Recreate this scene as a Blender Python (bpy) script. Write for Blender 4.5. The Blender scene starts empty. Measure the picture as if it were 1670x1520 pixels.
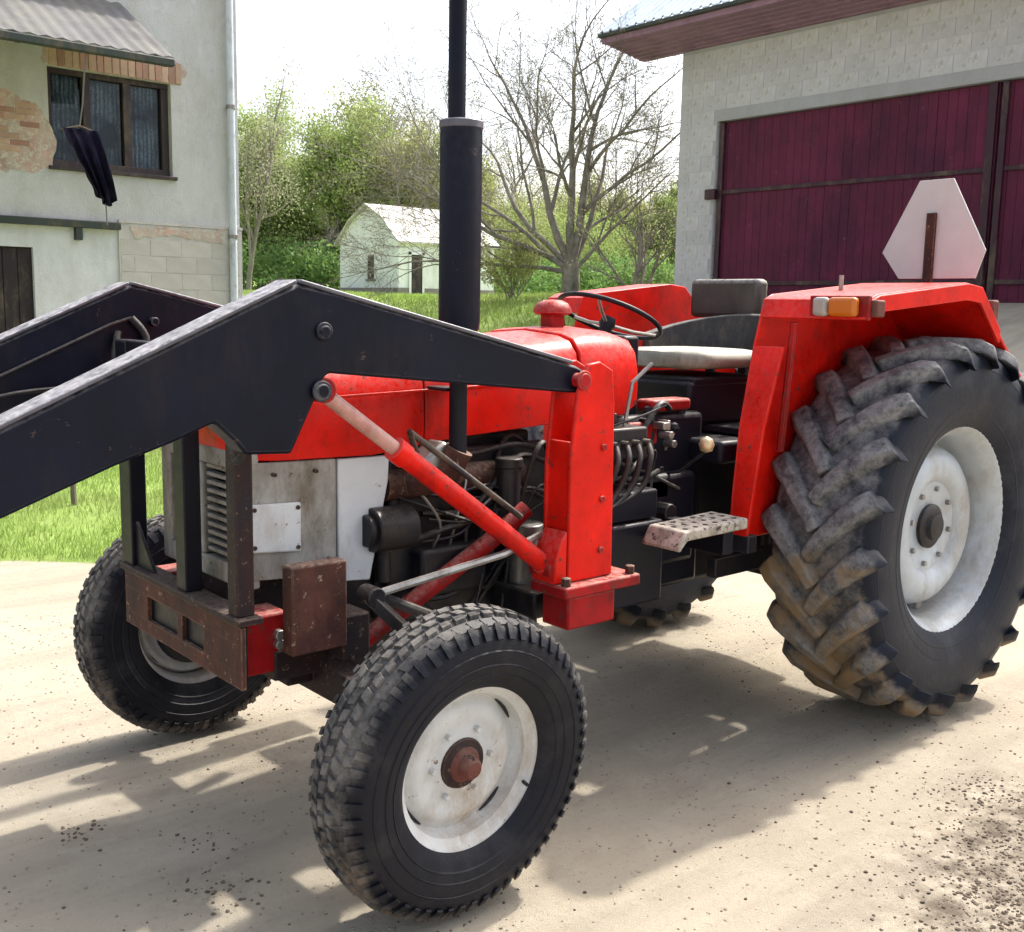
import bpy, bmesh, math, random
import numpy as np
from mathutils import Vector, Matrix

sc = bpy.context.scene
col = sc.collection
R = math.radians
random.seed(7)
rng = np.random.default_rng(7)

# ------------------------------------------------------------------ camera
CAM = Vector((3.71383, 2.69141, 1.47113))
FW = Vector((-0.645225, -0.749868, -0.146230))
RT = Vector((-0.759703, 0.649995, 0.018935))
UP = Vector((-0.080849, -0.123309, 0.989069))
FPX = 1749.63
cd = bpy.data.cameras.new("camera")
cd.sensor_fit = 'HORIZONTAL'; cd.sensor_width = 36.0
cd.lens = 36.0 * FPX / 1670.0
cd.clip_start = 0.05; cd.clip_end = 3000
cam = bpy.data.objects.new("camera", cd); col.objects.link(cam)
m = Matrix.Identity(4)
for i in range(3):
    m[i][0] = RT[i]; m[i][1] = UP[i]; m[i][2] = -FW[i]; m[i][3] = CAM[i]
cam.matrix_world = m
sc.camera = cam

# ------------------------------------------------------------------ sky, sun, exposure
SUN_EL, SUN_AZ = 52.0, 183.0       # azimuth measured from +X towards +Y: where the sun stands
w = bpy.data.worlds.new("World"); sc.world = w; w.use_nodes = True
nt = w.node_tree; nt.nodes.clear()
out = nt.nodes.new('ShaderNodeOutputWorld'); bg = nt.nodes.new('ShaderNodeBackground')
sky = nt.nodes.new('ShaderNodeTexSky'); sky.sky_type = 'NISHITA'; sky.sun_disc = False
sky.sun_elevation = R(SUN_EL); sky.sun_rotation = R(90.0 - SUN_AZ)
sky.altitude = 100; sky.air_density = 1.0; sky.dust_density = 6.0; sky.ozone_density = 1.0
hs = nt.nodes.new('ShaderNodeHueSaturation'); hs.inputs['Saturation'].default_value = 0.6
hs.inputs['Value'].default_value = 1.0
nt.links.new(sky.outputs[0], hs.inputs['Color']); nt.links.new(hs.outputs[0], bg.inputs[0])
bg.inputs[1].default_value = 0.15
nt.links.new(bg.outputs[0], out.inputs[0])
sl = bpy.data.lights.new("sun", 'SUN'); sl.energy = 2.3; sl.angle = R(1.6); sl.color = (1.0, 0.95, 0.87)
so = bpy.data.objects.new("sun", sl); col.objects.link(so)
sd = Vector((math.cos(R(SUN_AZ)) * math.cos(R(SUN_EL)), math.sin(R(SUN_AZ)) * math.cos(R(SUN_EL)), math.sin(R(SUN_EL))))
so.rotation_euler = sd.to_track_quat('Z', 'Y').to_euler()
so.location = (0, 0, 30)
vs = sc.view_settings
vs.view_transform = 'Standard'; vs.look = 'None'; vs.gamma = 1.0; vs.use_curve_mapping = False
vs.exposure = 1.42
sc.render.filter_size = 1.9

# ------------------------------------------------------------------ helpers: placing
def ray(px, py):
    return FW + RT * ((px - 835.0) / FPX) - UP * ((py - 760.0) / FPX)
VD = Vector((-0.652236, -0.758016, 0))
def smooth(t):
    t = np.clip(t, 0, 1); return t * t * (3 - 2 * t)
def ground_z(x, y):
    x = np.asarray(x, float); y = np.asarray(y, float)
    dep = (x - CAM.x) * VD.x + (y - CAM.y) * VD.y
    z = 1.66 * smooth((-2.6 - x) / 8.6) + 0.022 * np.clip(dep - 30, 0, 160)
    z = z + 0.05 * np.sin(x * 0.7 + 1.3) * np.sin(y * 0.55) * smooth((dep - 7) / 6)
    return z
def spot(px, dep):
    d = ray(px, 500.0); p = CAM + d * dep
    return Vector((p.x, p.y, float(ground_z(p.x, p.y))))
def height_at(px, py, dep):
    return (CAM + ray(px, py) * dep).z

# ------------------------------------------------------------------ helpers: meshes
def curve(pts, n=6):
    P = [Vector(p) for p in pts]; out_ = []
    for i in range(len(P) - 1):
        a, b, c, d = P[max(i-1, 0)], P[i], P[i+1], P[min(i+2, len(P)-1)]
        for j in range(n):
            t = j / n
            out_.append(.5 * ((2*b) + (c - a)*t + (2*a - 5*b + 4*c - d)*t*t + (3*b - a - 3*c + d)*t**3))
    return out_ + [P[-1]]
class MB:
    def __init__(s): s.v = []; s.f = []
    def add(s, vs_, fs):
        o = len(s.v); s.v += [tuple(p) for p in vs_]; s.f += [tuple(i + o for i in f) for f in fs]; return s
    def box(s, lo, hi, rot=None, piv=None):
        x0, y0, z0 = lo; x1, y1, z1 = hi
        P = [Vector(p) for p in ((x0,y0,z0),(x1,y0,z0),(x1,y1,z0),(x0,y1,z0),(x0,y0,z1),(x1,y0,z1),(x1,y1,z1),(x0,y1,z1))]
        if rot is not None:
            c = Vector(piv) if piv is not None else (Vector(lo) + Vector(hi)) / 2
            P = [rot @ (p - c) + c for p in P]
        return s.add(P, [(0,3,2,1),(4,5,6,7),(0,1,5,4),(1,2,6,5),(2,3,7,6),(3,0,4,7)])
    def bar(s, a, b, w_, h_, up=(0, 0, 1)):
        a = Vector(a); b = Vector(b); d = (b - a).normalized(); u = Vector(up)
        r = d.cross(u)
        if r.length < 1e-4: r = d.cross(Vector((1, 0, 0)))
        r.normalize(); u = r.cross(d)
        P = []
        for p in (a, b):
            for i, j in ((-1,-1),(1,-1),(1,1),(-1,1)): P.append(p + r * (i * w_ / 2) + u * (j * h_ / 2))
        return s.add(P, [(3,2,1,0),(4,5,6,7),(0,1,5,4),(1,2,6,5),(2,3,7,6),(3,0,4,7)])
    def tube(s, pts, rad, n=10, caps=True):
        pts = [Vector(p) for p in pts]; k = len(pts)
        if not hasattr(rad, '__len__'): rad = [rad] * k
        rings = []; prev = None
        for i, p in enumerate(pts):
            t = (pts[min(i + 1, k - 1)] - pts[max(i - 1, 0)]).normalized()
            if prev is None:
                a = Vector((0, 0, 1)) if abs(t.z) < .9 else Vector((1, 0, 0))
                u = t.cross(a).normalized()
            else:
                u = (prev - t * prev.dot(t))
                u = u.normalized() if u.length > 1e-6 else t.orthogonal().normalized()
            prev = u; v = t.cross(u)
            rings.append([p + (u * math.cos(2*math.pi*j/n) + v * math.sin(2*math.pi*j/n)) * rad[i] for j in range(n)])
        V = [q for r in rings for q in r]; F = []
        for i in range(k - 1):
            for j in range(n):
                a = i*n + j; b = i*n + (j+1) % n
                F.append((a, b, b + n, a + n))
        if caps: F.append(tuple(reversed(range(n)))); F.append(tuple(range((k-1)*n, k*n)))
        return s.add(V, F)
    def prism(s, poly, y0, y1):       # polygon in xz, extruded along y
        n = len(poly)
        a = sum(poly[i][0]*poly[(i+1)%n][1] - poly[(i+1)%n][0]*poly[i][1] for i in range(n))
        if a < 0: poly = poly[::-1]
        V = [(x, y0, z) for x, z in poly] + [(x, y1, z) for x, z in poly]
        F = [tuple(range(n)), tuple(reversed(range(n, 2*n)))]
        for i in range(n):
            j = (i+1) % n; F.append((j, i, i+n, j+n))
        return s.add(V, F)
    def loft(s, secs, closed=True, caps=True):   # list of equal-length rings
        n = len(secs[0]); V = [p for r in secs for p in r]; F = []
        for i in range(len(secs) - 1):
            for j in range(n if closed else n - 1):
                a = i*n + j; b = i*n + (j+1) % n
                F.append((a, b, b+n, a+n))
        if caps and closed: F.append(tuple(reversed(range(n)))); F.append(tuple(range((len(secs)-1)*n, len(secs)*n)))
        return s.add(V, F)
    def lathe(s, prof, n=48, axis='y', c=(0, 0, 0), closed=False):   # prof of (radius, along)
        V = []; k = len(prof)
        for j in range(n):
            t = 2*math.pi*j/n; ct, st = math.cos(t), math.sin(t)
            for r, a in prof:
                if axis == 'y': V.append((c[0] + r*ct, c[1] + a, c[2] + r*st))
                else: V.append((c[0] + r*ct, c[1] + r*st, c[2] + a))
        F = []
        for j in range(n):
            j2 = (j+1) % n
            for i in range(k if closed else k - 1):
                i2 = (i+1) % k
                F.append((j*k+i, j2*k+i, j2*k+i2, j*k+i2))
        return s.add(V, F)
    def lump(s, c, r, sq=(1, 1, 1)):
        t = (1 + 5**.5) / 2
        P = [(-1,t,0),(1,t,0),(-1,-t,0),(1,-t,0),(0,-1,t),(0,1,t),(0,-1,-t),(0,1,-t),(t,0,-1),(t,0,1),(-t,0,-1),(-t,0,1)]
        F = [(0,11,5),(0,5,1),(0,1,7),(0,7,10),(0,10,11),(1,5,9),(5,11,4),(11,10,2),(10,7,6),(7,1,8),(3,9,4),(3,4,2),(3,2,6),(3,6,8),(3,8,9),(4,9,5),(2,4,11),(6,2,10),(8,6,7),(9,8,1)]
        V = []
        for p in P:
            k = r / 1.9 * random.uniform(.7, 1.25)
            V.append((c[0] + p[0]*k*sq[0], c[1] + p[1]*k*sq[1], c[2] + p[2]*k*sq[2]))
        return s.add(V, F)
    def build(s, name, mat, parent=None, smooth_deg=35, bevel=0, loc=None, fix=True):
        me = bpy.data.meshes.new(name); me.from_pydata(s.v, [], s.f)
        if fix:
            bm = bmesh.new(); bm.from_mesh(me)
            bmesh.ops.recalc_face_normals(bm, faces=bm.faces)
            bm.to_mesh(me); bm.free()
        me.validate()
        return obj_from_mesh(name, me, mat, parent, smooth_deg, bevel, loc)

def obj_from_mesh(name, me, mat, parent=None, smooth_deg=35, bevel=0, loc=None):
    o = bpy.data.objects.new(name, me); col.objects.link(o)
    if mat is not None: me.materials.append(mat)
    if smooth_deg:
        me.polygons.foreach_set('use_smooth', [True] * len(me.polygons))
        me.set_sharp_from_angle(angle=R(smooth_deg))
    if bevel:
        b = o.modifiers.new('edge', 'BEVEL'); b.width = bevel; b.segments = 2; b.limit_method = 'ANGLE'; b.angle_limit = R(40)
    if parent is not None: o.parent = parent
    if loc is not None: o.location = loc
    return o
def empty(name, loc=(0, 0, 0), parent=None):
    o = bpy.data.objects.new(name, None); col.objects.link(o); o.location = loc
    o.empty_display_size = 0.1
    if parent is not None: o.parent = parent
    return o
def tag(o, label=None, cat=None, group=None, kind=None):
    if label: o['label'] = label
    if cat: o['category'] = cat
    if group: o['group'] = group
    if kind: o['kind'] = kind
    return o
def raw_mesh(name, verts, faces_flat, size):
    """fast mesh from numpy: verts (n,3), faces (m,size)"""
    me = bpy.data.meshes.new(name)
    verts = np.asarray(verts, np.float32); F = np.asarray(faces_flat, np.int32)
    me.vertices.add(len(verts)); me.vertices.foreach_set('co', verts.ravel())
    me.loops.add(F.size); me.loops.foreach_set('vertex_index', F.ravel())
    me.polygons.add(len(F)); me.polygons.foreach_set('loop_start', np.arange(0, F.size, size, dtype=np.int32))
    me.update(calc_edges=True)
    return me

# ------------------------------------------------------------------ helpers: materials
class NT:
    def __init__(s, name):
        s.m = bpy.data.materials.new(name); s.m.use_nodes = True; s.t = s.m.node_tree
        s.b = s.t.nodes['Principled BSDF']; s.co = None; s.out = s.t.nodes['Material Output']
    def n(s, typ, **kw):
        x = s.t.nodes.new(typ)
        for k, v in kw.items(): setattr(x, k, v)
        return x
    def l(s, a, b): s.t.links.new(a, b)
    def coord(s, kind='Object'):
        if s.co is None: s.co = s.n('ShaderNodeTexCoord')
        return s.co.outputs[kind]
    def noise(s, scale, detail=5, rough=.6, vec=None, sx=None):
        x = s.n('ShaderNodeTexNoise'); x.inputs['Scale'].default_value = scale
        x.inputs['Detail'].default_value = detail; x.inputs['Roughness'].default_value = rough
        v = vec if vec is not None else s.coord()
        if sx is not None:
            mp = s.n('ShaderNodeMapping'); mp.inputs['Scale'].default_value = sx
            s.l(v, mp.inputs['Vector']); v = mp.outputs[0]
        s.l(v, x.inputs['Vector']); return x.outputs['Fac']
    def ramp(s, fac, p0, p1, c0=(0, 0, 0, 1), c1=(1, 1, 1, 1)):
        x = s.n('ShaderNodeValToRGB'); e = x.color_ramp.elements
        e[0].position = p0; e[0].color = c0; e[1].position = p1; e[1].color = c1
        s.l(fac, x.inputs[0]); return x.outputs[0]
    def mix(s, fac, a, b, mode='MIX'):
        x = s.n('ShaderNodeMixRGB', blend_type=mode)
        for i, v in ((0, fac), (1, a), (2, b)):
            if isinstance(v, (int, float)): x.inputs[i].default_value = v
            elif isinstance(v, tuple): x.inputs[i].default_value = v if len(v) == 4 else (*v, 1)
            else: s.l(v, x.inputs[i])
        return x.outputs[0]
    def math(s, op, a, b=0.0):
        x = s.n('ShaderNodeMath', operation=op)
        for i, v in ((0, a), (1, b)):
            if isinstance(v, (int, float)): x.inputs[i].default_value = v
            else: s.l(v, x.inputs[i])
        return x.outputs[0]
    def bump(s, h, strength=.3, dist=.01):
        x = s.n('ShaderNodeBump'); x.inputs['Strength'].default_value = strength; x.inputs['Distance'].default_value = dist
        s.l(h, x.inputs['Height']); s.l(x.outputs[0], s.b.inputs['Normal'])
    def set(s, col_=None, rough=None, metal=None, spec=None, coat=None):
        for k, v in (('Base Color', col_), ('Roughness', rough), ('Metallic', metal), ('Specular IOR Level', spec), ('Coat Weight', coat)):
            if v is None: continue
            if isinstance(v, (int, float)): s.b.inputs[k].default_value = v
            elif isinstance(v, tuple): s.b.inputs[k].default_value = (*v, 1) if len(v) == 3 else v
            else: s.l(v, s.b.inputs[k])
        return s.m
    def up(s):
        g = s.n('ShaderNodeNewGeometry'); x = s.n('ShaderNodeSeparateXYZ'); s.l(g.outputs['Normal'], x.inputs[0]); return x.outputs['Z']

def worn(name, base, var=.25, rough=.45, dirt=(.12, .09, .06), dirt_amt=.35, dust=(.36, .31, .24), dust_amt=.35,
         chip=None, chip_amt=.0, scale=6, metal=0, bump=.12, spec=.4, edge=None, edge_amt=.6, tint=0):
    """paint or metal with blotches, grime, dust lying on upward faces, and chips"""
    k = NT(name)
    a = k.noise(scale, 6, .65); fine = k.noise(scale * 9, 5, .7)
    dk = tuple(c * (1 - var) for c in base); lt = tuple(min(1, c * (1 + var * .6)) for c in base)
    c = k.mix(k.ramp(a, .3, .7), (*dk, 1), (*lt, 1))
    g = k.ramp(k.noise(scale * .8, 8, .75, sx=(1.2, 1.2, .5)), .58 - .25 * dirt_amt, .72 - .15 * dirt_amt)
    c = k.mix(k.math('MULTIPLY', g, min(1, .35 + dirt_amt)), c, (*dirt, 1))
    u = k.math('MULTIPLY', k.math('MAXIMUM', k.up(), 0.0), k.ramp(fine, .35, .65))
    c = k.mix(k.math('MULTIPLY', u, dust_amt), c, (*dust, 1))
    if chip:
        cf = k.ramp(k.noise(scale * 4.5, 7, .8), .655 - .16 * chip_amt, .675 - .16 * chip_amt)
        c = k.mix(cf, c, (*chip, 1))
    if tint:
        oi = k.n('ShaderNodeObjectInfo'); c = k.mix(k.math('MULTIPLY', oi.outputs['Random'], tint), c, tuple(x * .45 for x in base) + (1,))
    if edge:
        bv = k.n('ShaderNodeBevel'); bv.samples = 4; bv.inputs['Radius'].default_value = .007
        gm_ = k.n('ShaderNodeNewGeometry'); dt = k.n('ShaderNodeVectorMath', operation='DOT_PRODUCT')
        k.l(bv.outputs[0], dt.inputs[0]); k.l(gm_.outputs['Normal'], dt.inputs[1])
        ew = k.ramp(k.math('SUBTRACT', 1.0, dt.outputs['Value']), .02, .14)
        ew = k.math('MULTIPLY', ew, k.ramp(k.noise(scale * 3.3, 6, .75), .36, .62))
        c = k.mix(k.math('MULTIPLY', ew, edge_amt), c, (*edge, 1))
    rg = k.math('ADD', k.math('ADD', k.math('MULTIPLY', fine, .3), k.math('MULTIPLY', a, .35)), rough - .27)
    k.set(c, rg, metal, spec)
    k.bump(fine, bump, .004)
    return k.m

M = {}
M['red'] = worn('red_paint', (.66, .011, .005), .3, .28, dirt=(.15, .010, .009), dirt_amt=.24, dust=(.55, .40, .36), dust_amt=.35, chip=(.10, .035, .03), chip_amt=.3, spec=.13, edge=(.42, .16, .12), edge_amt=.55)
M['red_dusty'] = worn('dusty_red_paint', (.36, .009, .011), .4, .45, dirt=(.08, .014, .012), dirt_amt=.4, dust=(.55, .40, .33), dust_amt=.6, chip=(.09, .045, .035), chip_amt=.45, spec=.15, edge=(.42, .2, .16), edge_amt=.6)
M['navy'] = worn('navy_black_paint', (.0052, .0068, .016), .4, .36, dirt=(.02, .016, .016), dirt_amt=.3, dust=(.34, .33, .34), dust_amt=.5, chip=(.07, .05, .045), chip_amt=.12, scale=4, spec=.14, edge=(.30, .29, .31), edge_amt=.7)
M['navy_sky_sheen'] = worn('navy_paint_sky_sheen', (.10, .10, .12), .5, .35, dirt=(.03, .03, .04), dirt_amt=.4, dust=(.50, .49, .50), dust_amt=.85, chip=(.15, .09, .06), chip_amt=.1, scale=5, spec=.4)  # pale tone paints in the sky reflection along the arm tops
M['black'] = worn('black_paint', (.0065, .007, .013), .3, .4, dirt=(.025, .02, .016), dirt_amt=.25, dust=(.2, .18, .16), dust_amt=.25, spec=.2, edge=(.10, .08, .07), edge_amt=.5)
M['iron'] = worn('oily_engine_iron', (.011, .011, .015), .5, .38, dirt=(.035, .027, .022), dirt_amt=.45, dust=(.20, .17, .14), dust_amt=.4, scale=12, spec=.3, edge=(.14, .12, .11), edge_amt=.5)
M['rod'] = worn('pink_primed_rod', (.50, .26, .22), .3, .4, dirt=(.3, .1, .08), dirt_amt=.4, dust=(.65, .55, .5), dust_amt=.6, chip=(.4, .37, .34), chip_amt=.4, scale=14)
M['steel'] = worn('bare_steel', (.34, .33, .31), .3, .35, dirt=(.12, .09, .07), dirt_amt=.4, dust=(.3, .27, .22), dust_amt=.3, metal=.7, scale=14)
M['rust'] = worn('rusty_plate', (.085, .032, .022), .5, .7, dirt=(.025, .013, .015), dirt_amt=.55, spec=.25, edge=(.30, .19, .12), edge_amt=.7, dust=(.42, .33, .25), dust_amt=.55, chip=(.28, .20, .14), chip_amt=.3, scale=9, bump=.4)
M['dark_rust'] = worn('dark_rusty_angle', (.030, .014, .013), .45, .6, spec=.25, edge=(.24, .15, .10), edge_amt=.6, dirt=(.015, .012, .016), dirt_amt=.6, dust=(.25, .2, .16), dust_amt=.5, chip=(.2, .13, .09), chip_amt=.35, scale=11, bump=.4)
M['grey_panel'] = worn('weathered_grey_panel', (.38, .375, .35), .3, .6, dirt=(.17, .145, .115), dirt_amt=.68, dust=(.45, .42, .36), dust_amt=.2, chip=(.10, .06, .04), chip_amt=.3, scale=7, bump=.25, edge=(.12, .06, .04), edge_amt=.7)
M['white_panel'] = worn('white_panel_paint', (.62, .65, .67), .1, .5, dirt=(.36, .33, .28), dirt_amt=.3, chip=(.22, .14, .10), chip_amt=.16, edge=(.2, .12, .08), edge_amt=.6)
M['rim'] = worn('white_rim_paint', (.56, .57, .56), .2, .5, dirt=(.31, .235, .16), dirt_amt=.42, dust=(.5, .44, .35), dust_amt=.4, chip=(.15, .08, .05), chip_amt=.2, scale=5, edge=(.2, .11, .07), edge_amt=.5)
M['rim_silver'] = worn('silver_rim_paint', (.45, .49, .52), .2, .38, dirt=(.26, .215, .16), dirt_amt=.42, dust=(.5, .44, .35), dust_amt=.3, scale=4, metal=.15)
M['seat'] = worn('bleached_seat_vinyl', (.33, .315, .255), .3, .6, dirt=(.12, .11, .08), dirt_amt=.5, dust=(.5, .48, .4), dust_amt=.4)
M['seat_dark'] = worn('dark_seat_vinyl', (.018, .019, .02), .3, .45, dust=(.3, .28, .25), dust_amt=.5)
M['seat_grey'] = worn('grey_seat_vinyl', (.065, .055, .045), .4, .55, dirt=(.03, .025, .022), dirt_amt=.5, dust=(.45, .42, .38), dust_amt=.8)
M['step'] = worn('worn_step_plate', (.38, .335, .27), .3, .55, dirt=(.09, .07, .05), dirt_amt=.5, chip=(.04, .03, .025), chip_amt=.7, scale=10, dust=(.55, .50, .42), dust_amt=.4)
M['sign_back'] = worn('pale_sign_back', (.50, .50, .50), .1, .5, dirt=(.4, .35, .33), dirt_amt=.2, dust_amt=.1)
M['rubber_hose'] = worn('rubber_hose', (.012, .012, .014), .3, .5, dust_amt=.4)
def simple(name, c, rough=.5, metal=0, emit=None, trans=0):
    k = NT(name); k.set(c, rough, metal)
    if trans: k.b.inputs['Transmission Weight'].default_value = trans
    return k.m
M['brass'] = simple('brass_knob', (.62, .48, .28), .35, .6)
M['lens_white'] = simple('clear_lamp_lens', (.34, .31, .27), .25)
M['lens_orange'] = simple('orange_lamp_lens', (.50, .13, .006), .22)
M['hub_red'] = worn('rusty_red_hub', (.16, .05, .038), .5, .7, chip=(.05, .03, .026), chip_amt=.5, spec=.25, dirt=(.08, .05, .04), dirt_amt=.5, dust_amt=.4)

def tyre_mat(name, black, dust, mud, amt, zmud):
    """rubber; dry dust ground into the tread band (by radius from the axle), mud low on the wheel's tread"""
    k = NT(name)
    s = k.n('ShaderNodeSeparateXYZ'); k.l(k.coord(), s.inputs[0])
    r = k.math('SQRT', k.math('ADD', k.math('MULTIPLY', s.outputs['X'], s.outputs['X']), k.math('MULTIPLY', s.outputs['Z'], s.outputs['Z'])))
    n1 = k.noise(7, 7, .7); n2 = k.noise(45, 5, .7)
    band = k.ramp(k.math('ADD', r, k.math('MULTIPLY', k.math('SUBTRACT', n1, .5), .10)), zmud[0], zmud[1])
    d = k.math('MULTIPLY', band, k.math('MULTIPLY', k.ramp(n2, .12, .55), k.ramp(k.noise(13, 7, .75), .30, .56)))
    c = k.mix(k.math('MULTIPLY', k.ramp(n1, .5, .75), .10), (*black, 1), (*dust, 1))
    c = k.mix(k.math('MULTIPLY', d, amt), c, (*dust, 1))
    mm = k.math('MULTIPLY', k.ramp(k.math('ADD', k.math('MULTIPLY', s.outputs['Z'], -1), k.math('MULTIPLY', n1, .35)), zmud[2], zmud[2] + .2), band)
    c = k.mix(k.math('MULTIPLY', mm, k.ramp(n1, .4, .6)), c, (*mud, 1))
    k.set(c, k.math('ADD', .5, k.math('MULTIPLY', d, .35)), 0, .2)
    k.bump(n2, .35, .004)
    return k.m
M['tyre_rear'] = tyre_mat('rear_tyre_rubber', (.007, .010, .019), (.245, .245, .24), (.23, .155, .08), .92, (.63, .67, .12))
M['tyre_front'] = tyre_mat('front_tyre_rubber', (.006, .007, .012), (.215, .20, .18), (.15, .11, .08), .85, (.345, .385, .20))

# ground
def ground_mat():
    k = NT('yard_ground')
    at = k.n('ShaderNodeAttribute'); at.attribute_name = 'grass'
    p = k.coord()
    big = k.noise(.55, 5, .6, p); med = k.noise(3.2, 7, .68, p); fine = k.noise(38, 6, .75, p); grit = k.noise(230, 4, .75, p)
    track = k.noise(1.0, 6, .6, p, sx=(.45, 4.2, 1))      # ruts drawn out along the drive
    c = k.mix(k.ramp(big, .35, .65), (.385, .33, .25, 1), (.465, .41, .32, 1))
    c = k.mix(k.math('MULTIPLY', k.ramp(track, .45, .66), .7), c, (.31, .27, .215, 1))
    c = k.mix(k.math('MULTIPLY', k.ramp(med, .5, .72), .5), c, (.53, .475, .38, 1))
    c = k.mix(k.math('MULTIPLY', k.ramp(fine, .56, .74), .55), c, (.24, .195, .145, 1))
    c = k.mix(k.math('MULTIPLY', k.ramp(grit, .62, .72), .55), c, (.14, .115, .085, 1))
    dm = k.n('ShaderNodeAttribute'); dm.attribute_name = 'damp'
    dmf = k.math('MULTIPLY', dm.outputs['Fac'], k.ramp(k.noise(9, 8, .75, p), .40, .60))
    c = k.mix(k.math('MULTIPLY', dmf, .9), c, (.105, .082, .06, 1))
    g = k.mix(k.ramp(k.noise(1.4, 6, .7, p), .3, .7), (.16, .24, .05, 1), (.28, .38, .10, 1))
    g = k.mix(k.math('MULTIPLY', k.ramp(med, .52, .7), .6), g, (.27, .29, .10, 1))
    gm = k.ramp(k.math('ADD', at.outputs['Fac'], k.math('MULTIPLY', k.math('SUBTRACT', med, .5), .7)), .42, .58)
    k.set(k.mix(gm, c, g), .92, 0, .2)
    h = k.math('ADD', k.math('MULTIPLY', fine, .7), k.math('ADD', k.math('MULTIPLY', track, 2.0), k.math('MULTIPLY', grit, .6)))
    k.bump(h, .8, .016)
    return k.m
M['ground'] = ground_mat()

def plaster(name, a, b, stain, joint=None, bump=.35):
    k = NT(name); p = k.coord()
    n1 = k.noise(.9, 7, .7, p); n2 = k.noise(5, 7, .72, p); n3 = k.noise(40, 4, .7, p)
    c = k.mix(k.ramp(n1, .3, .7), (*a, 1), (*b, 1))
    c = k.mix(k.math('MULTIPLY', k.ramp(k.noise(1.6, 8, .75, p, sx=(1, 1, .35)), .46, .66), .7), c, (*stain, 1))
    c = k.mix(k.math('MULTIPLY', k.ramp(n2, .55, .75), .4), c, tuple(x * .62 for x in a) + (1,))
    h = k.math('ADD', n2, k.math('MULTIPLY', n3, .5))
    if joint:
        br = k.n('ShaderNodeTexBrick'); mp = k.n('ShaderNodeMapping')
        mp.inputs['Rotation'].default_value = joint; k.l(p, mp.inputs[0]); k.l(mp.outputs[0], br.inputs['Vector'])
        br.inputs['Scale'].default_value = 1.0; br.inputs['Brick Width'].default_value = .5; br.inputs['Row Height'].default_value = .25
        br.inputs['Mortar Size'].default_value = .012; br.inputs['Mortar Smooth'].default_value = .6
        c = k.mix(k.math('MULTIPLY', br.outputs['Fac'], .6), c, tuple(x * .55 for x in a) + (1,))
        h = k.math('SUBTRACT', h, k.math('MULTIPLY', br.outputs['Fac'], .6))
    k.set(c, .9, 0, .2); k.bump(h, min(1, bump * 2), .03)
    return k.m
M['plaster'] = plaster('pale_green_plaster', (.46, .465, .475), (.57, .575, .585), (.39, .38, .34))
M['plaster_low'] = plaster('grey_pink_plaster', (.48, .46, .44), (.57, .56, .55), (.40, .35, .33))
M['whitewash'] = plaster('whitewash', (.60, .61, .63), (.68, .70, .72), (.48, .49, .47))
M['barn_wall'] = plaster('grey_block_wall', (.50, .505, .52), (.60, .61, .64), (.42, .41, .37), joint=(R(90), 0, R(90)))
M['barn_block'] = worn('grey_cement_block', (.55, .55, .575), .22, .92, dirt=(.38, .365, .32), dirt_amt=.6, dust_amt=0, scale=1.1, bump=.6, tint=.22, spec=.2, chip=(.38, .37, .34), chip_amt=.4)
M['house_block'] = worn('rendered_house_block', (.52, .50, .475), .2, .92, dirt=(.42, .36, .32), dirt_amt=.5, dust_amt=0, scale=1.8, bump=.6, tint=.2, spec=.2)
M['shed_wall'] = plaster('shed_limewash', (.74, .76, .76), (.82, .84, .84), (.5, .54, .47))
M['brick'] = worn('old_brick', (.46, .26, .20), .4, .85, tint=.5, dirt=(.32, .27, .22), dirt_amt=.5, dust_amt=.1, scale=3, bump=.4)
M['brick_orange'] = worn('orange_brick', (.55, .37, .27), .35, .85, tint=.45, dirt=(.45, .38, .28), dirt_amt=.5, dust_amt=.1, scale=3, bump=.4)
M['bare_render'] = worn('bare_pinkish_render', (.46, .31, .26), .4, .95, dirt=(.42, .40, .36), dirt_amt=.6, chip=(.5, .46, .40), chip_amt=.8, dust_amt=.0, scale=3, bump=.6)
M['canopy'] = worn('corrugated_asbestos', (.115, .115, .12), .4, .85, dirt=(.16, .16, .14), dirt_amt=.5, dust_amt=.1, scale=2)
M['dark_trim'] = worn('dark_green_trim', (.030, .042, .038), .3, .6, dust_amt=.1)
M['win_frame'] = worn('dark_brown_frame', (.030, .020, .022), .3, .5, dust_amt=.1)
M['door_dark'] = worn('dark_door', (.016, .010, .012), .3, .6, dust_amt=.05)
M['pipe_white'] = worn('pale_drainpipe', (.50, .54, .60), .1, .5, dirt_amt=.2, dust_amt=.1)
M['gate'] = worn('maroon_gate_boards', (.118, .018, .047), .3, .65, dirt=(.05, .012, .03), dirt_amt=.5, dust_amt=.05, scale=1.6, bump=.3, tint=.3, spec=.2, chip=(.13, .06, .07), chip_amt=.2)
M['gate_dark'] = worn('dark_gate_rail', (.035, .008, .018), .3, .5, dust_amt=.05, scale=3)
M['fascia'] = worn('mauve_soffit_boards', (.27, .16, .225), .2, .7, dirt=(.16, .09, .14), dirt_amt=.35, dust_amt=.05, scale=2)
M['roof_blue'] = worn('pale_blue_sheet_roof', (.50, .60, .70), .12, .4, dirt=(.3, .34, .36), dirt_amt=.3, dust_amt=.1, scale=1.5)
M['shed_roof'] = worn('pale_sheet_roof', (.52, .51, .48), .15, .7, dirt=(.36, .33, .28), dirt_amt=.4, dust_amt=.1, scale=1.5)
M['plinth'] = worn('grey_plinth', (.24, .22, .2), .25, .9, dust_amt=.1, scale=2)
M['curtain'] = None
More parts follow.
